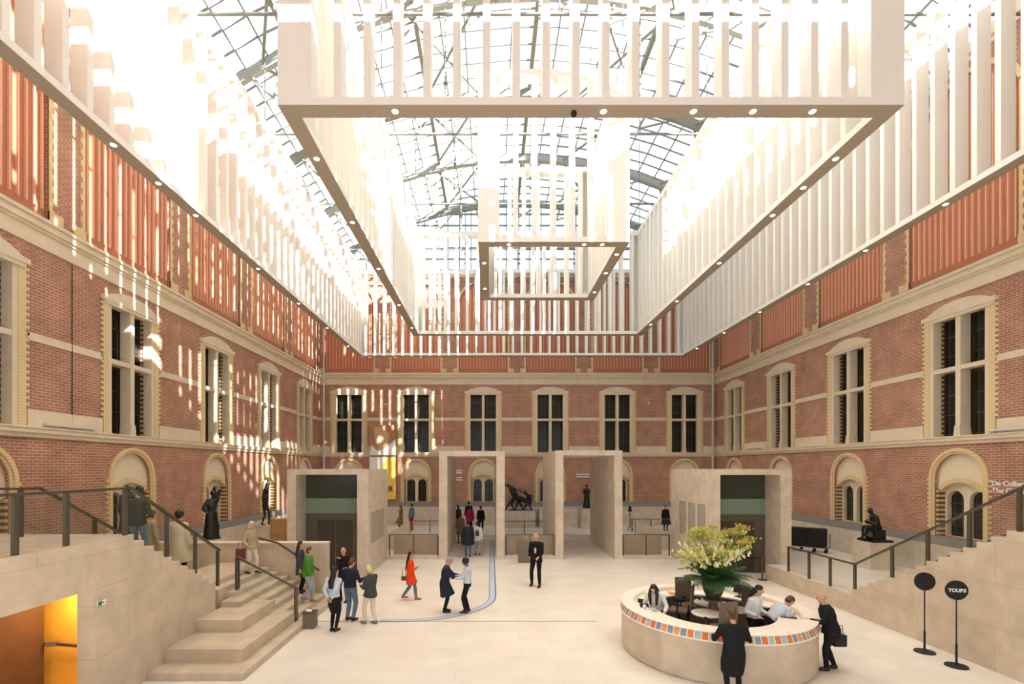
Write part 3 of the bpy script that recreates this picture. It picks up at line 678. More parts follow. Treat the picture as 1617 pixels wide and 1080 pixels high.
t = text('wall_lettering', 'De Collectie\nThe Collection', .225, (XR-.01, 15.47, 3.84), (PI/2, 0, -PI/2), SWHITE, ext=.01, bold=.004); th(t, 'white two line lettering De Collectie The Collection on the right brick wall', 'lettering')
def small_text(px0, px1, py0, rows, d, lab):
    c = W(px0, py0, d); w_ = (px1-px0)*d/F
    o = empty('wall_lettering', c); th(o, lab, 'lettering')
    for z in rows: B(0, w_, 0, .01, -z-.09, -z).build('text_line', SWHITE, o)
small_text(720, 730, 742, (0, .16, .5, .66), 34.44, 'tiny white lettering on the back wall seen through the left portal')
small_text(910, 931, 748, (0, .17), 34.44, 'small white lettering on the back wall seen through the right portal')

# round signs on poles
for k, (x, y, tz) in enumerate(((10.37, 11.55, ''), (10.33, 10.72, 'TOURS'))):
    s = empty('round_sign', (x, y, 0), math.radians(-12)); th(s, ('blank black round sign on a pole against the right stair wall', 'black round sign reading TOURS on a pole at the far right')[k], 'sign', 'round black pole signs')
    MB().lathe((0, 0, 0), [(0, .035), (.2, .03), (.21, 0), (0, 0)], 32).build('base', BLACK, s); m = MB(); m.rod((0, 0, .03), (0, 0, .5), .022, 12); m.rod((0, 0, .5), (0, 0, 1.5), .013, 10); m.build('pole', BLACK, s)
    m = MB(); m.loft([(0, -.02, 1.69), (0, .015, 1.69)], [.215, .215], (1, 0, 0), 40); dc = m.build('disc', BLACK, s)
    if tz: text('lettering', tz, .105, (0, -.024, 1.655), (PI/2, 0, 0), SWHITE, dc, 'CENTER', .002, .004)

# covered cart on the terrace
ct = empty('folded_table_cart', (14.55, 22.2, ZTR+.004), math.radians(-38)); th(ct, 'folded tables on a wheeled cart under black covers on the right terrace', 'cart')
for a in (-.42, .36):
    m = MB(); m.loft([(a-.42, 0, .62), (a-.4, 0, .62), (a+.4, 0, .62), (a+.42, 0, .62)], [(.16, .36), (.2, .43), (.2, .43), (.16, .36)], (0, 1, 0), 4)
    B(a-.40, a+.38, -.24, .24, .28, 1.08).build('black_cover', BLACKC, ct, bevel=.05)
m = MB(); m.box(-.8, .8, -.2, .2, .2, .25); m.rod((.85, 0, .2), (.85, 0, .85), .02); m.build('frame', STEELD, ct)
for x in (-.7, -.25, .25, .7):
    for y in (-.22, .22): m = MB(); m.loft([(x-.0, y-.02, .07), (x, y+.02, .07)], [.07, .07], (1, 0, 0), 14); m.rod((x, y, .07), (x, y, .22), .015); m.build('caster', BLACK, ct)
pe = B(-.46, .46, 0, .95, 0, 1.01).build('plinth', STONE); pe.location = (14.7, 18.1, ZTR+.004); th(pe, 'square stone plinth under the seated bronze on the right terrace', 'plinth')
# ------------------------------------------------------------------ round information desk
DC = (5.37, 11.7)
dk = empty('information_desk', (DC[0], DC[1], 0)); th(dk, 'large round stone information desk with a white top and coloured tiles', 'desk')
MB().lathe((0, 0, 0), [(2.0, 0), (2.1, 0), (2.13, .05), (2.13, .88), (2.0, .88), (2.0, 0)], 96).build('stone_wall', TANSTONE, dk, smooth=False)
MB().lathe((0, 0, 0), [(2.12, .88), (2.17, .885), (2.17, .915), (2.0, .915)], 96).build('lower_lip', WTOP, dk, smooth=False)
T = MB(); cols = [(.80, .19, .05), (.22, .31, .48), (.83, .35, .12), (.40, .50, .62), (.70, .62, .55)]; n = 96
for k in range(n):
    a0, a1 = 2*PI*k/n, 2*PI*(k+.86)/n; a2 = 2*PI*(k+1)/n
    for (p, q, mi) in ((a0, a1, 1+(k % 2)+(2 if (k*7) % 5 < 2 else 0)), (a1, a2, 0)):
        T.mi = mi; v = []
        for a in (p, (p+q)/2, q):
            for r_, z in ((2.16, .915), (2.10, 1.055)): v.append((r_*math.cos(a), r_*math.sin(a), z))
        T.add(v, [(0, 2, 3, 1), (2, 4, 5, 3)])
T.build('tile_band', [WTOP, mat('tile orange', cols[0], .25, var=.4, scale=30), mat('tile blue', cols[1], .25, var=.4, scale=30), mat('tile light orange', cols[2], .25, var=.4, scale=30), mat('tile light blue', cols[3], .25, var=.4, scale=30)], dk)
MB().lathe((0, 0, 0), [(2.09, 1.05), (2.13, 1.06), (2.14, 1.09), (2.12, 1.1), (1.84, 1.1), (1.82, 1.08), (1.82, .98)], 96).build('counter_ledge', WTOP, dk, smooth=False)
MB().lathe((0, 0, 0), [(1.83, .985), (1.36, .985), (1.36, .945), (1.83, .945)], 96).build('work_surface', WTOP, dk, smooth=False)
MB().lathe((0, 0, 0), [(1.4, 0), (1.4, .94), (1.95, .94), (1.95, 0)], 64, math.radians(20), math.radians(160)).build('drawer_units', CHAIR, dk)
def onDesk(ang, r, z=.985): a = math.radians(ang); return (DC[0]+r*math.cos(a), DC[1]+r*math.sin(a), z)
def small(name, ang, r, rz, lab, cat, fn, z=.985, group=None):
    o = empty(name, onDesk(ang, r, z), math.radians(rz)); th(o, lab, cat, group); fn(o); return o
def phone(o):
    B(-.1, .1, -.1, .1, 0, .05).build('base', BLACK, o); MB().loft([(-.09, -.09, .075), (-.07, -.03, .08), (-.07, .05, .08), (-.09, .1, .075)], [.028, .018, .018, .028]).build('handset', BLACK, o)
def screen(o):
    B(-.1, .1, -.06, .06, 0, .015).build('foot', BLACK, o); B(-.015, .015, -.01, .01, .01, .14).build('neck', BLACK, o)
    B(-.19, .19, -.012, .012, .1, .33, M=Matrix.Rotation(-.3, 4, 'X')).build('display', BLACK, o)
small('desk_phone', 172, 1.6, 80, 'black desk phone on the left side of the round desk, nearest the bending clerk', 'phone', phone)
small('desk_phone', 158, 1.62, 60, 'black desk phone on the left rear of the round desk', 'phone', phone)
small('desk_phone', 255, 1.6, 170, 'black desk phone at the front of the desk beside the visitor in black', 'phone', phone)
small('monitor', 42, 1.62, -60, 'small black monitor at the right rear of the round desk', 'monitor', screen)
small('monitor', 30, 1.58, -75, 'small black monitor beside the leaning clerk at the right', 'monitor', screen)
def sheets(col, n_=4, s_=.2):
    def f(o):
        for i in range(n_):
            M = Matrix.Translation((random.uniform(-.16, .16), random.uniform(-.12, .12), i*.004)) @ Matrix.Rotation(random.uniform(-.6, .6), 4, 'Z')
            B(-s_/2, s_/2, -s_*.35, s_*.35, 0, .004, M=M).build('sheet', col[i % len(col)], o)
    return f
OR_ = mat('orange leaflet', (.75, .28, .10)); BL_ = mat('blue leaflet', (.25, .33, .45)); 
small('leaflet_pile', 100, 1.55, 0, 'orange and white leaflets fanned out on the rear of the desk', 'leaflets', sheets([OR_, PAPER, OR_, OR_, PAPER], 6))
small('leaflet_pile', 185, 1.6, 40, 'white papers in front of the long haired clerk', 'papers', sheets([PAPER, BL_, PAPER]))
small('leaflet_pile', 10, 1.6, 20, 'white papers and a blue leaflet at the right of the desk', 'papers', sheets([PAPER, BL_, PAPER, OR_], 5))
small('leaflet_pile', -12, 1.6, 30, 'open papers under the hands of the leaning clerk', 'papers', sheets([PAPER, PAPER], 3, .28))
small('keyboard', -25, 1.58, -20, 'small black keyboard at the right front of the desk', 'keyboard', lambda o: (B(-.16, .16, -.06, .06, 0, .015).build('keyboard_base', BLACK, o), B(-.15, .15, -.05, .05, .015, .022).build('keys', STEELD, o)))
def side_table(x, y, r, lab):
    t = empty('side_table', (x, y, 0)); th(t, lab, 'table', 'white round tables inside the desk')
    MB().lathe((0, 0, 0), [(0, .98), (r, .98), (r+.02, .96), (r, .93), (0, .93)], 40).build('table_top', WTOP, t); MB().rod((0, 0, .02), (0, 0, .94), .04).build('column', STEELD, t); MB().lathe((0, 0, 0), [(0, .03), (.22, .02), (.23, 0), (0, 0)], 24).build('base', STEELD, t)
side_table(5.12, 11.45, .33, 'left white round table in the centre of the desk ring'); side_table(5.62, 12.35, .38, 'rear white round table behind the flower pot cabinet'); side_table(5.98, 11.75, .28, 'right white round table in the centre of the desk ring')
pb = empty('pot_stand', (5.48, 11.9, 0)); th(pb, 'dark round pedestal carrying the flower pot inside the desk', 'pedestal'); MB().lathe((0, 0, 0), [(0, 0), (.24, 0), (.24, .03), (.12, .06), (.1, 1.12), (.24, 1.15), (.24, 1.19), (0, 1.19)], 32).build('pedestal_body', CHAIR, pb)
def chair(x, y, rz, lab, zseat=.48):
    c = empty('office_chair', (x, y, 0), math.radians(rz)); th(c, lab, 'chair', 'brown office chairs inside the desk')
    B(-.23, .23, -.22, .22, zseat, zseat+.07).build('seat', CHAIR, c, bevel=.025)
    B(-.22, .22, -.26, -.215, zseat+.12, zseat+.72, M=Matrix.Rotation(.06, 4, 'X')).build('backrest', CHAIR, c, bevel=.02)
    B(-.03, .03, -.27, -.22, zseat-.03, zseat+.2).build('back_bar', BLACK, c); MB().rod((0, 0, .1), (0, 0, zseat), .03).build('gas_column', BLACK, c)
    for s in (-1, 1): m = MB(); m.box(s*.27-.025, s*.27+.025, -.12, .14, zseat+.22, zseat+.25); m.box(s*.27-.015, s*.27+.015, -.02, .02, zseat+.03, zseat+.22); m.box(min(s*.2, s*.285), max(s*.2, s*.285), -.02, .02, zseat, zseat+.03); m.build('armrest', BLACK, c)
    for k in range(5): a = 2*PI*k/5; m = MB(); m.bar((0, 0, .1), (.26*math.cos(a), .26*math.sin(a), .07), .04, .03); m.ball((.27*math.cos(a), .27*math.sin(a), .035), .035, 8, 5); m.build('base_leg', BLACK, c)
chair(4.75, 12.2, 60, 'brown office chair at the left rear inside the desk, seen from the side', .78)
chair(5.14, 10.85, 8, 'brown office chair with its back to the camera in the centre of the desk', .78)
chair(6.62, 11.95, -70, 'brown office chair between the two clerks at the right', .76)
chair(5.15, 12.62, 180, 'brown office chair behind the flower pot', .78)

# ------------------------------------------------------------------ flower arrangement
fa = empty('flower_arrangement', (5.48, 11.9, 1.19)); th(fa, 'huge arrangement of yellow green flowers and fronds in a dark pot', 'flower arrangement')
POT = mat('dark brown pot', (.065, .052, .042), .45); LEAF = mat('deep green frond', (.05, .13, .035), .5, var=.35, scale=5); YG = mat('yellow green bloom', (.46, .44, .10), .6, var=.3, scale=9); CRM = mat('cream bloom', (.80, .72, .42), .6, var=.1, scale=9); STM = mat('green stem', (.22, .30, .08), .6); BRN = mat('ochre bloom', (.42, .32, .05), .6, var=.3, scale=9)
MB().lathe((0, 0, 0), [(0, 0), (.13, 0), (.2, .12), (.26, .3), (.285, .5), (.29, .54), (.26, .54), (.25, .5), (0, .48)], 32).build('pot', POT, fa)
def frond(m, a, el, L_, n=13, lw=.19, droop=1.0):
    p = Vector((.12*math.cos(a), .12*math.sin(a), .5)); d = Vector((math.cos(a)*math.cos(el), math.sin(a)*math.cos(el), math.sin(el))); pts = [p.copy()]
    for i in range(n): d = (d+Vector((0, 0, -droop*.13))).normalized(); p = p+d*L_/n; pts.append(p.copy())
    m.loft(pts, [.008]*len(pts), (0, 0, 1), 4); side = Vector((-math.sin(a), math.cos(a), 0))
    for i in range(2, n):
        w_ = lw*math.sin(PI*(i-.5)/(n-.3))**.6; t = (pts[i+1]-pts[i]).normalized(); 
        for s in (-1, 1):
            tip = pts[i]+side*s*w_+t*.07+Vector((0, 0, -.03)); b0 = pts[i]-t*.012; b1 = pts[i]+t*.03; mid = (pts[i]+tip)/2+Vector((0, 0, .015))
            m.add([b0, b1, mid+t*.022, tip, mid-t*.016], [(0, 1, 2, 4), (4, 2, 3)])
m = MB(); k = 0
for ring_, (el, L_, cnt) in enumerate(((.4, .9, 14), (.75, .8, 13), (1.05, .7, 12), (.2, .85, 9), (1.3, .6, 9))):
    for i in range(cnt): frond(m, 2*PI*i/cnt+ring_*.3+random.uniform(-.12, .12), el+random.uniform(-.15, .15), L_*random.uniform(.65, .95), lw=random.uniform(.16, .26), droop=random.uniform(.2, .6))
m.build('foliage', LEAF, fa)
stm = MB(); fl_ = [MB(), MB(), MB()]
for i in range(120):
    a = random.uniform(0, 2*PI); r = math.sqrt(random.random()); side_hi = .25*math.cos(a-.1) if r > .5 else 0
    tipr = .12+r*.78; z = .95+random.uniform(.15, .92)*(1-.4*r)+side_hi*1.0*r; tip = Vector((tipr*math.cos(a), tipr*math.sin(a), z))
    b0 = Vector((.1*math.cos(a), .1*math.sin(a), .5)); midp = (b0+tip)/2+Vector((-.05*math.cos(a), -.05*math.sin(a), .12)); stm.loft([b0, midp, tip], [.009, .007, .004], (1, 0, 0), 5)
    kind = 0 if z > 1.45 or random.random() < .45 else 1
    if z > 1.4 and math.cos(a) > .1 and random.random() < .7: kind = 2
    if kind != 1:                                     # umbels of tiny blooms on spreading rays
        for j in range(15):
            q = Vector((random.gauss(0, .06), random.gauss(0, .06), random.uniform(-.01, .07))); stm.add([tip-Vector((0, 0, .06)), tip-Vector((0.004, 0, .06)), tip+q], [(0, 1, 2)])
            fl_[kind].ball(tip+q, random.uniform(.016, .030), 5, 4)
    else:                                             # drooping cream bells along a spike
        for j in range(9):
            q = midp.lerp(tip, .2+j*.1)+Vector((random.gauss(0, .03), random.gauss(0, .03), -.02)); fl_[1].loft([q, q+Vector((0, 0, -.04)), q+Vector((0, 0, -.075))], [.006, .018, .026], (1, 0, 0), 6)
st_ = stm.build('stem', STM, fa)
for q_, nm, mt in ((fl_[0], 'yellow_bloom', YG), (fl_[1], 'cream_bloom', CRM), (fl_[2], 'ochre_bloom', BRN)): o = q_.build(nm, mt, st_); o['kind'] = 'stuff'
# ------------------------------------------------------------------ people
SK = mat('skin', (.55, .32, .21), .55, spec=.3); SKD = mat('darker skin', (.22, .11, .07), .55, spec=.3)
HBK = mat('black hair', (.012, .010, .009), .5); HBR = mat('brown hair', (.09, .045, .02), .55); HBL = mat('blonde grey hair', (.60, .47, .29), .55); HGR = mat('grey hair', (.30, .27, .24), .6)
EYE = mat('eye', (.02, .015, .012), .3); LIP = mat('lip', (.38, .13, .10), .5)
def cloth(name, c, var=.08): return mat(name, c, .85, var=var, scale=8, bump=.15, spec=.15)
JEAN = cloth('blue jeans', (.13, .19, .26)); LJEAN = cloth('light blue jeans', (.32, .38, .47)); CREAM = cloth('cream trousers', (.68, .62, .50)); SUIT = cloth('black suit', (.014, .014, .017)); NAVY = cloth('dark navy wool', (.022, .028, .045))
SHIRT = cloth('pale blue shirt', (.52, .58, .68)); WSH = cloth('white shirt', (.74, .74, .76)); GRN = cloth('green jacket', (.07, .24, .03)); RED = cloth('orange red coat', (.78, .07, .012)); GREY = cloth('charcoal jacket', (.06, .062, .07)); TAN = cloth('tan coat', (.44, .34, .22)); BEIGE = cloth('cream coat', (.64, .54, .38))
MAG = cloth('magenta jacket', (.36, .02, .10)); OLV = cloth('olive coat', (.20, .15, .07)); BRNC = cloth('brown coat', (.26, .17, .10)); WHC = cloth('white jacket', (.72, .70, .64)); CRIM = cloth('crimson trousers', (.42, .03, .04)); TIGHT = cloth('black tights', (.016, .014, .015)); SHOE = mat('black shoe', (.012, .011, .010), .4); RSHOE = mat('red brown shoe', (.45, .14, .07), .5); GSHOE = mat('grey shoe', (.22, .21, .22), .6)
DGJ = cloth('dark olive jacket', (.045, .048, .035))
V = Vector
def ik(a, t, l1, l2, pole):
    a, t, pole = V(a), V(t), V(pole); d = t-a; L_ = min(d.length, (l1+l2)*.999); dn = d.normalized(); t = a+dn*L_
    x = (l1*l1-l2*l2+L_*L_)/(2*L_); h = math.sqrt(max(0, l1*l1-x*x)); pl = (pole-dn*pole.dot(dn)); pl = pl.normalized() if pl.length > .01 else V((0, 0, 1))
    return a+dn*x+pl*h, t
def person(label, pos, heading, h=1.7, lean=0, pel=.92, hands=None, feet=None, top=NAVY, bottom=JEAN, coat=0, skirt=0, flare=.05, shoe=SHOE, hair=HBK, style='short', skin=SK, pitch=0, yaw=0, shift=(0, 0), sleeve='long', vox=.014, bulk=1., bag=None, scarf=None, group=None, name='person', statue=None, rob=False, cat='person', sole=.0, tie=None):
    s = h/1.7; hd = math.radians(heading); root_M = Matrix.Scale(s, 4)
    hl, hrr = hands or ((-.27, .04, .82), (.27, .04, .82)); fl_, fr = feet or ((-.1, 0, .08), (.1, 0, .08))
    a = math.radians(lean); u = V((0, math.sin(a), math.cos(a))); fw = V((0, math.cos(a), -math.sin(a))); P = V((shift[0], shift[1], pel)); X = V((1, 0, 0)); b = bulk
    nb = P+u*.53; pt = a*.6+math.radians(pitch); hu = V((0, math.sin(pt), math.cos(pt))); yw = math.radians(yaw)
    HM = Matrix.Rotation(-yw, 3, V((0, 0, 1))) @ Matrix.Rotation(-pt, 3, 'X'); hc = nb+hu*.175+HM @ V((0, .015, 0))
    sh = {-1: P+u*.455-X*.172*b, 1: P+u*.455+X*.172*b}; hp = {-1: P-u*.02-X*.09*b, 1: P-u*.02+X*.09*b}
    el, wr, kn, an = {}, {}, {}, {}
    for sd, hh, ff in ((-1, hl, fl_), (1, hrr, fr)):
        el[sd], wr[sd] = ik(sh[sd], hh, .29, .255, V((sd*.4, -1, -.3))); kn[sd], an[sd] = ik(hp[sd], ff, .43, .42, V((sd*.1, 1, .2)))
    def torso(m, g, lo=-.1, top_=.5):
        st_ = [(-.1, .125, .10), (0, .155, .115), (.13, .135, .10), (.3, .165, .12), (.43, .165, .11), (.5, .11, .08), (.54, .06, .055)]
        st_ = [q for q in st_ if lo <= q[0] <= top_+.05]
        m.loft([P+u*q[0] for q in st_], [(q[1]*b+g, q[2]*b+g) for q in st_], X, 16); m.loft([sh[-1], P+u*.49, sh[1]], [.052+g*.7, .064+g*.7, .052+g*.7], V((0, 0, 1)), 10)
        for sd in (-1, 1): m.ball(sh[sd], .055+g)
    def arm(m, sd, g, frac=1.):
        m.loft([sh[sd], sh[sd].lerp(el[sd], .5), el[sd]], [.05+g, .043+g, .038+g]); m.ball(el[sd], .038+g)
        if frac > .5: e = el[sd].lerp(wr[sd], frac); m.loft([el[sd], el[sd].lerp(e, .4), e], [.038+g, .036+g, .026+g])
    def leg(m, sd, g, z=1.):
        m.loft([hp[sd]+u*.04, hp[sd].lerp(kn[sd], .35), kn[sd]], [.082*b+g, .072*b+g, .05+g]); m.ball(kn[sd], .05+g); m.loft([kn[sd], kn[sd].lerp(an[sd], .35), an[sd].lerp(kn[sd], 1-z)], [.05+g, .052+g, .032+g*1.3])
    def foot(m, sd, g):
        q = an[sd]; m.loft([q+V((0, -.06, -.035)), q+V((0, -.03, -.03)), q+V((0, .06, -.04)), q+V((0, .16, -.052)), q+V((0, .2, -.055))], [(.028+g, .03+g), (.034+g, .04+g), (.038+g, .035+g), (.042+g, .022+g), (.025+g, .014+g)], X, 10)
        m.loft([q+V((0, -.01, .03)), q+V((0, -.01, -.03))], [.034+g, .036+g])
    def hand(m, sd):
        w0 = wr[sd]; d = (wr[sd]-el[sd]).normalized(); side = X*(-sd) if abs(d.x) < .8 else V((0, 0, 1)); side = (side-d*side.dot(d)).normalized(); nrm = d.cross(side)
        wd = nrm if abs(d.z) > .6 else X
        wd = (wd-d*wd.dot(d)).normalized(); cu = side if abs(d.z) > .6 else V((0, 0, -1)); cu = (cu-d*cu.dot(d)).normalized()
        m.loft([w0-d*.02, w0+d*.03, w0+d*.085], [(.027, .019), (.038, .016), (.038, .014)], wd, 10)
        for i, (o_, ln) in enumerate(((-.03, .058), (-.01, .072), (.011, .068), (.03, .052))):
            q = w0+d*.08+wd*o_; m.loft([q, q+d*ln*.5+cu*.008, q+d*ln*.9+cu*.028], [.0095, .009, .0075], wd, 6)
        fdir = wd if (wd.y > 0 or abs(d.z) <= .6) else -wd
        q = w0+d*.02+fdir*.025; m.loft([q, q+d*.03+fdir*.025+cu*.01, q+d*.06+fdir*.03+cu*.02], [.012, .011, .009], cu, 6)
    def head(m):
        m.loft([nb-u*.05, nb+hu*.03, hc-hu*.07], [.055, .052, .05]); R3 = HM
        m.ball(hc+hu*.025, (.076, .094, .098), 16, 12, R3); m.ball(hc+R3 @ V((0, .022, -.05)), (.058, .068, .068), 14, 10, R3)
        m.loft([hc+R3 @ V((0, .093, .028)), hc+R3 @ V((0, .108, -.01)), hc+R3 @ V((0, .09, -.018))], [.009, .015, .012], (1, 0, 0), 8); m.ball(hc+R3 @ V((0, .072, -.098)), (.022, .018, .018), 8, 6)
        for sd in (-1, 1): m.ball(hc+R3 @ V((sd*.078, -.008, .0)), (.012, .022, .032), 8, 6, R3)
    def T_(m): m.v = [tuple(root_M @ V(p)) for p in m.v]; return m
    vx = vox*s
    m = MB(); torso(m, 0); head(m)
    for sd in (-1, 1): arm(m, sd, 0); hand(m, sd); leg(m, sd, 0); foot(m, sd, 0)
    if statue:
        torso(m, .02)
        if rob:
            lo = V((0, rob if not isinstance(rob, bool) else 0, .03)); m.loft([P+u*.05, P.lerp(lo, .5), lo], [(.19, .15), (.23, .2), (.29, .25)], X, 16)
            for sd in (-1, 1): arm(m, sd, .025)
        m.ball(hc+hu*.04-HM @ V((0, .012, 0)), (.09, .105, .1), 12, 9, HM)
        o = T_(m).build(name, statue, rem=vox*s); o.location = pos; o.rotation_euler = (0, 0, hd); th(o, label, cat, group); return o
    body = T_(m).build('person', skin, rem=min(vx, .012) if vox < .016 else vx); body.location = pos; body.rotation_euler = (0, 0, hd); th(body, label, 'person', group)
    # lower clothing
    m = MB(); 
    for sd in (-1, 1): leg(m, sd, .014 if bottom is not TIGHT else .006, .97)
    m.loft([P+u*.1, P, P-u*.1], [(.155*b, .115*b), (.17*b, .13*b), (.13*b, .11*b)], X, 16)
    T_(m).build('trousers' if bottom is not TIGHT else 'tights', bottom, body, rem=vx)
    for sd in (-1, 1): m = MB(); foot(m, sd, .008); T_(m).build('shoe', shoe, body, rem=vx*.8)
    if skirt:
        m = MB(); lo = (kn[-1]+kn[1])/2; m.loft([P+u*.12, P, P.lerp(lo, .5), P.lerp(lo, skirt)], [(.14*b, .11*b), (.175*b, .14*b), (.185*b, .155*b), (.17*b+flare, .15*b+flare)], X, 18); T_(m).build('skirt', skirt_m[0] if skirt_m[0] else SUIT, body, rem=vx)
    m = MB(); torso(m, .022, -.06 if coat else .04, .5)
    for sd in (-1, 1): arm(m, sd, .016, .95 if sleeve == 'long' else .4)
    m.loft([nb-u*.06, nb+hu*.015], [.078, .066])
    if coat:
        lo = P.lerp((kn[-1]+kn[1])/2, min(coat, 1)); c2 = V((0, 0, -.2*(coat-1))) if coat > 1 else V((0, 0, 0)); m.loft([P+u*.15, P, P.lerp(lo, .6), lo+c2], [(.165*b, .13*b), (.185*b, .15*b), (.2*b+flare*.5, .17*b+flare*.5), (.2*b+flare, .18*b+flare)], X, 18)
    else: m.loft([P+u*.14, P+u*.02], [(.16*b, .125*b), (.175*b, .14*b)], X, 16)
    T_(m).build('coat' if coat else 'shirt', top, body, rem=vx)
    if tie: m = MB(); f0 = nb-u*.05+fw*.09; m.loft([f0, P+u*.3+fw*.15, P+u*.18+fw*.145], [(.02, .012), (.035, .01), (.03, .01)], X, 8); T_(m).build('shirt_front', tie, body)
    # hair
    m = MB(); R3 = HM
    if style == 'bald': 
        m.ball(hc+R3 @ V((0, -.03, -.005)), (.083, .078, .05), 14, 8, R3)
    else:
        m.ball(hc+R3 @ V((0, -.016, .040)), (.086, .097, .097), 16, 12, R3); m.ball(hc+R3 @ V((0, -.045, -.01)), (.08, .068, .085), 14, 9, R3)
        if style == 'long': m.loft([hc+R3 @ V((0, -.05, .03)), hc+R3 @ V((0, -.09, -.1)), nb-u*.1-fw*.125, nb-u*.28-fw*.135], [(.085, .05), (.085, .05), (.095, .035), (.07, .02)], X, 14)
        if style == 'long' and lean+pitch > 30:
            for sd in (-1, 1): q = hc+R3 @ V((sd*.07, .01, .02)); m.loft([q, q+V((sd*.02, .02, -.16)), q+V((sd*.0, .0, -.4))], [(.035, .05), (.045, .055), (.03, .03)], X, 10)
        if style == 'bob': m.loft([hc+R3 @ V((0, -.03, .03)), hc+R3 @ V((0, -.04, -.11))], [(.1, .08), (.1, .075)], X, 14)
        if style == 'bun': m.ball(hc+R3 @ V((0, -.12, .03)), .045, 10, 8)
        if style == 'curly': m.ball(hc+R3 @ V((0, -.03, .04)), (.108, .112, .112), 14, 10)
    T_(m).build('hair', hair, body, rem=min(vx, .012))
    for sd in (-1, 1): m = MB(); m.ball(hc+R3 @ V((sd*.031, .083, .018)), (.014, .009, .009), 8, 6, R3); T_(m).build('eye', EYE, body)
    m = MB(); m.ball(hc+R3 @ V((0, .083, -.05)), (.022, .010, .007), 8, 6, R3); T_(m).build('mouth', LIP, body)
    if scarf: m = MB(); m.loft([nb-u*.06, nb+hu*.0, nb+hu*.05], [.1, .095, .07]); T_(m).build('scarf', scarf, body, rem=vx)
    return body
skirt_m = [None]
def bag(label, owner_pos, off, size, m_, strap=.0):
    o = empty('handbag', V(owner_pos)+V(off)); th(o, label, 'bag'); w_, d_, h_ = size
    B(-w_/2, w_/2, -d_/2, d_/2, 0, h_).build('bag_body', m_, o, bevel=.02)
    m = MB(); m.loft([(-w_*.3, 0, h_-.01), (-w_*.25, 0, h_+.1+strap), (w_*.25, 0, h_+.1+strap), (w_*.3, 0, h_-.01)], [.008]*4, (0, 1, 0), 6); m.build('strap', m_, o); return o
def G(px, py, z=0): return onz(px, py, z)
DN = ((-.24, .06, .80), (.24, .06, .80))
# headings: 0 faces away from the camera, 180 faces it, 90 faces left, -90 faces right
person('woman with long black hair, pale blue shirt and black skirt, hands clasped behind her', G(527, 997), -15, 1.70, hands=((-.05, -.17, .93), (.05, -.17, .93)), top=SHIRT, bottom=TIGHT, skirt=.95, flare=-.02, style='long', yaw=-25, feet=((-.06, 0, .08), (.06, 0, .08)), vox=.013)
person('man in navy sweater and blue jeans seen from behind between two women', G(553, 980), -22, 1.76, hands=((-.2, .25, 1.12), (.22, .28, 1.15)), top=NAVY, bottom=JEAN, hair=HBR, pitch=22, bulk=1.1, yaw=20, vox=.013)
person('blonde older woman in charcoal jacket and cream trousers looking down at her hands', G(585, 985), 55, 1.62, hands=((-.12, .3, 1.12), (.12, .3, 1.1)), top=GREY, bottom=CREAM, hair=HBL, style='bob', pitch=25, bulk=1.1, shoe=GSHOE, feet=((-.09, .14, .08), (.1, -.12, .08)), coat=.2, flare=0, vox=.013)
person('bald man in black with his hand at his chin, by the left lift', V((-4.83, 15.9, 0)), 175, 1.76, hands=((-.14, .2, 1.12), (.06, .16, 1.4)), top=SUIT, bottom=SUIT, style='bald', hair=HGR, pitch=15)
person('man in green jacket and light jeans descending the fine steps', V((-5.60, 14.75, .29)), -85, 1.66, hands=((-.24, .12, .82), (.22, .18, .86)), top=GRN, bottom=LJEAN, hair=HBR, feet=((-.1, .1, .08), (.1, -.12, .2)), coat=.15, flare=.0, shoe=GSHOE, bulk=1.05, lean=6)
person('dark haired woman in dark coat on the steps behind the man in green', V((-6.05, 15.35, .435)), -80, 1.60, top=GREY, bottom=SUIT, coat=.6, style='long', hair=HBK)
person('woman in an orange red coat walking to the right across the floor', G(648, 947), -70, 1.56, hands=((-.2, .02, .9), (.16, .22, 1.2)), top=RED, bottom=JEAN, coat=.75, flare=.03, style='long', feet=((-.07, -.26, .14), (.07, .2, .08)), shoe=RSHOE, yaw=25)
bag('small red brown handbag at the side of the woman in the orange red coat', G(648, 947), (-.2, -.06, .66), (.18, .1, .14), mat('red brown leather', (.16, .04, .03)), .12)
person('person in a long black coat with a scarf handing something over', G(702, 966), -88, 1.64, hands=((-.06, .5, 1.14), (.1, .48, 1.1)), top=NAVY, bottom=SUIT, coat=.9, flare=.04, hair=HGR, scarf=GREY, pitch=14, lean=8, bulk=1.1)
person('man in pale blue shirt and black trousers facing the person in the black coat', G(738, 967), 88, 1.63, hands=((-.1, .4, 1.1), (.1, .42, 1.12)), top=SHIRT, bottom=SUIT, skin=SKD, style='curly', pitch=18, feet=((-.09, .05, .08), (.09, -.03, .08)))
person('bald guard in a black suit and pale shirt standing alone in mid floor', G(847, 925), 160, 1.93, hands=((-.12, .2, .98), (.2, .12, .95)), top=SUIT, bottom=SUIT, coat=.25, flare=0, style='bald', hair=HGR, feet=((-.14, .12, .08), (.16, -.02, .08)), tie=SHIRT, yaw=25, bulk=1.05)
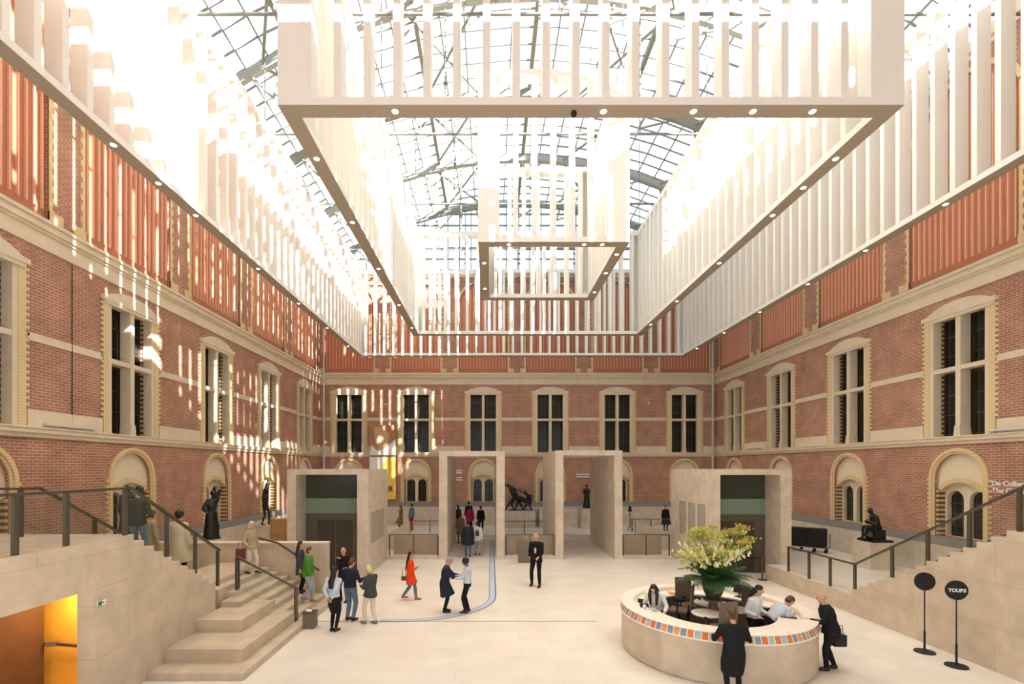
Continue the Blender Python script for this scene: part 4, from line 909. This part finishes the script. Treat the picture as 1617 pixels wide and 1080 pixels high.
# at the desk
person('clerk with long black hair and pale shirt bending over the left of the desk', V((4.12, 12.0, 0)), 150, 1.66, lean=26, hands=((-.28, .52, 1.0), (.2, .45, 1.02)), top=WSH, bottom=SUIT, style='long', pitch=30, feet=((-.1, 0, .08), (.1, -.05, .08)))
person('clerk with long black hair in a white blouse right of the flower pot', V((6.14, 11.3, 0)), -150, 1.66, lean=6, hands=((-.16, .25, 1.05), (.2, .22, 1.05)), top=WSH, bottom=SUIT, style='long', pitch=18, yaw=-30)
person('clerk in pale blue shirt leaning over papers at the right of the desk', V((6.45, 11.22, 0)), -80, 1.7, lean=52, hands=((-.2, .52, 1.0), (.16, .50, 1.0)), top=SHIRT, bottom=SUIT, hair=HBR, pitch=20, pel=.86, feet=((-.12, .1, .08), (.12, -.1, .08)))
person('visitor in a black dress seen from behind at the front of the desk', V((4.63, 9.2, 0)), -8, 1.66, lean=4, hands=((-.27, .36, 1.12), (.27, .36, 1.12)), top=SUIT, bottom=TIGHT, skirt=1.0, flare=.0, hair=HBR, style='bun', pitch=14, bulk=1.22, sleeve='long', yaw=10)
person('balding man in a black jacket leaning on the right edge of the desk', G(1313, 1058)+V((0, 0, 0)), 70, 1.66, lean=14, hands=((-.14, .46, 1.12), (.2, .05, .78)), top=SUIT, bottom=SUIT, coat=.3, flare=0, style='bald', hair=HGR, pitch=8, bulk=1.18, feet=((-.1, .12, .08), (.1, -.08, .08)))
bag('black shoulder bag hanging from the balding man at the right of the desk', G(1313, 1058), (.24, .1, .48), (.28, .12, .26), BLACK, .1)
person('visitor in dark clothes half hidden behind the flower pot beyond the desk', V((6.95, 14.15, 0)), 160, 1.62, lean=30, hands=((-.2, .5, 1.12), (.2, .5, 1.12)), top=GREY, bottom=SUIT, pitch=25)
# left stair
person('man in dark jacket and jeans descending the upper left stair', V((-8.05, 11.0, zs_(11.0)-.08)), 10, 1.72, hands=((-.25, .1, .9), (.18, .28, 1.02)), top=DGJ, bottom=JEAN, coat=.1, flare=0, yaw=-30, pitch=20, feet=((-.1, .2, .0), (.1, -.05, .12)), lean=4)
person('person in a tan coat on the stair beside the man in the dark jacket', V((-8.3, 11.75, zs_(11.75)-.1)), -20, 1.55, top=TAN, bottom=BRNC, coat=.8, pitch=20, hair=HBR)
person('woman in a long cream coat walking down the left stair', V((-7.72, 11.95, zs_(11.95)-.1)), 5, 1.62, top=BEIGE, bottom=SUIT, coat=1.1, flare=.1, style='curly', pitch=12)
person('older woman in beige jacket and white trousers on the stair landing', V((-7.4, 14.9, 1.16-.0)), -110, 1.56, hands=((-.25, .1, .8), (.3, .2, .95)), top=TAN, bottom=CREAM, hair=HBL, style='bob', feet=((-.09, .16, .08), (.1, -.12, .08)), coat=.2, flare=0, pitch=10)
bag('dark red patterned bag carried by the older woman on the stair landing', V((-7.4, 14.9, 1.16)), (-.2, -.22, .45), (.26, .14, .34), mat('dark red bag', (.17, .04, .05), .7, var=.5, scale=15), .1)
# beyond the portals
def far(lab, p, hdg, h, **k): k.setdefault('vox', .022); return person(lab, p, hdg, h, **k)
far('person in a dark navy coat walking away through the left portal', G(739, 879), 5, 1.76, top=NAVY, bottom=JEAN, coat=.7, flare=.1, bulk=1.15, feet=((-.09, .15, .08), (.09, -.1, .08)))
far('woman in a white jacket with a bag walking away through the left portal', G(754, 877), -5, 1.66, top=WHC, bottom=LJEAN, coat=.3, flare=.0)
bag('small dark backpack on the woman in the white jacket', G(754, 877), (0, -.19, 1.0), (.16, .08, .28), GREY, 0)
far('person in a magenta jacket beyond the left portal', V((-1.34, 31.0, .3)), 0, 1.64, top=MAG, bottom=SUIT, coat=.4)
far('tall figure in black just beyond the magenta jacket', V((-1.5, 33.0, .3)), 10, 1.78, top=SUIT, bottom=SUIT, coat=.3)
far('person in a black coat to the right of the magenta jacket', V((-.65, 31.2, .3)), -10, 1.62, top=SUIT, bottom=SUIT, coat=.5)
far('woman in black with loose hair left of the magenta jacket', V((-2.15, 31.6, .3)), 30, 1.64, top=SUIT, bottom=SUIT, coat=.7, style='long', feet=((-.1, .15, .08), (.1, -.1, .08)))
far('person in a long brown coat near the left portal wall', V((-1.78, 28.2, 0)), 20, 1.72, top=BRNC, bottom=BRNC, coat=.9, hair=HBR)
far('woman in an olive brown coat seen above the left sloping parapet', V((-5.9, 31.6, .3)), 90, 1.62, top=OLV, bottom=OLV, coat=1., flare=.12, style='long', hair=HBR)
far('person in a grey blue top and crimson trousers left of the left portal', V((-5.22, 31.9, .3)), 60, 1.70, top=JEAN, bottom=CRIM, coat=.1, flare=0)
far('figure in a long black coat beyond the right sloping parapet', V((11.5, 31.8, .3)), 180, 1.62, top=SUIT, bottom=SUIT, coat=1.2, flare=.16)

# ------------------------------------------------------------------ bronzes
def bronze(lab, p, hdg, h, **k): k.setdefault('vox', .02); return person(lab, p, hdg, h, statue=STAT, name='bronze_statue', cat='statue', **k)
sp = V((14.75, 18.55, ZTR+.004+1.01))
m = MB(); m.box(-.4, .4, -.38, .38, 0, .08); m.box(-.2, .22, -.25, .2, .08, .46); o = m.build('statue_base', STAT); o.location = sp; th(o, 'dark bronze rock seat on the right plinth', 'statue base')
bronze('seated robed bronze figure reading on the right plinth', sp+V((.08, 0, .08)), 75, 1.62, pel=.46, lean=14, hands=((-.14, .34, .72), (.14, .34, .70)), feet=((-.1, .42, .06), (.12, .46, .06)), pitch=20, bulk=1.15, rob=.28)
plinths = [((-10.35, 17.9, .57), 1.2, 'plinth under the tall bronze by the second left arch'), ((-11.2, 24.0, .57), 1.0, 'plinth under the far left bronze'), ((-10.6, 14.1, 0), 2.4, 'plinth under the nearest left bronze')]
for (x, y, z), hh, lab in plinths: o = B(-.35, .35, -.35, .35, 0, hh).build('plinth', STONE); o.location = (x, y, z); th(o, 'stone '+lab, 'plinth', 'stone plinths on the left')
bronze('tall bronze figure with raised arm by the second left arch', V((-10.35, 17.9, 1.77)), -120, 1.75, hands=((-.2, .2, 1.75), (.3, .25, 1.0)), feet=((-.2, .1, .08), (.15, -.1, .08)), rob=True, lean=8)
bronze('slender far left bronze figure stretching its arms upward', V((-11.2, 24.0, 1.57)), -100, 1.75, hands=((-.15, .1, 1.95), (.12, .12, 1.9)), feet=((-.12, .1, .08), (.1, -.1, .08)))
bronze('nearest left bronze figure standing before the first full arch', V((-10.6, 14.1, 2.4)), -110, 1.45, rob=True)
o = B(3.35, 6.0, 33.3, 34.35, .3, 1.55).build('broad_plinth', STONE); th(o, 'broad stone plinth seen through the right portal', 'plinth')
bronze('standing robed bronze against the back wall seen through the right portal', V((6.55-.0, 33.0, .3+1.35)), 160, 1.60, hands=((-.1, .25, 1.2), (.12, .25, 1.15)), rob=True, pitch=15)
o = B(-.4, .4, -.4, .4, 0, 1.35).build('plinth', STONE); o.location = (6.55, 33.0, .3); th(o, 'stone plinth under the robed bronze by the right portal', 'plinth')
o = B(.95, 3.05, 33.0, 34.4, .3, 1.45).build('broad_plinth', STONE); th(o, 'broad stone plinth under the tangled bronze group between the portals', 'plinth')
m = MB()
for (x0, hgt, ang) in ((1.35, 1.9, .5), (2.0, 1.75, -.25), (2.6, 1.35, .35)):
    b0 = V((x0-2.0, 0, 0)); c = b0+V((math.sin(ang)*.6, 0, hgt*.5)); tpt = c+V((-.35, -.05, hgt*.4)); m.loft([b0+V((.3, 0, 0)), b0+V((.1, .1, .35)), c], [.05, .07, .1]); m.loft([b0+V((-.35, 0, 0)), b0+V((-.15, -.1, .4)), c], [.05, .07, .1]); m.loft([c, c.lerp(tpt, .5), tpt], [.13, .16, .06]); m.ball(tpt+V((-.05, 0, .08)), .1)
    m.loft([tpt-V((0, 0, .1)), tpt+V((-.35, -.1, .1)), tpt+V((-.5, -.1, .35))], [.05, .045, .03]); m.loft([tpt-V((0, 0, .1)), tpt+V((.35, .1, -.15)), tpt+V((.6, 0, -.3))], [.05, .045, .03])
m.loft([(-.6, 0, .75), (0, 0, .85), (.75, .05, .55)], [.12, .2, .14]); m.box(-.75, .85, -.25, .25, .012, .06)
o = m.build('bronze_group', STAT, rem=.03); o.location = (2.0, 33.6, 1.45); th(o, 'tangled bronze group of striding figures between the two portals', 'statue')
s = empty('bust_stand', (9.1, 31.6, .3)); th(s, 'small dark bust on a thin tripod stand right of the right portal', 'bust')
m = MB(); m.rod((0, 0, .3), (0, 0, 1.35), .03)
for k in range(3): a = 2*PI*k/3; m.rod((0, 0, .35), (.28*math.cos(a), .28*math.sin(a), 0), .02)
m.build('stand', STAT, s); m = MB(); m.ball((0, 0, 1.5), (.1, .11, .14)); m.ball((0, 0, 1.33), (.15, .1, .09)); m.build('head', STAT, s)
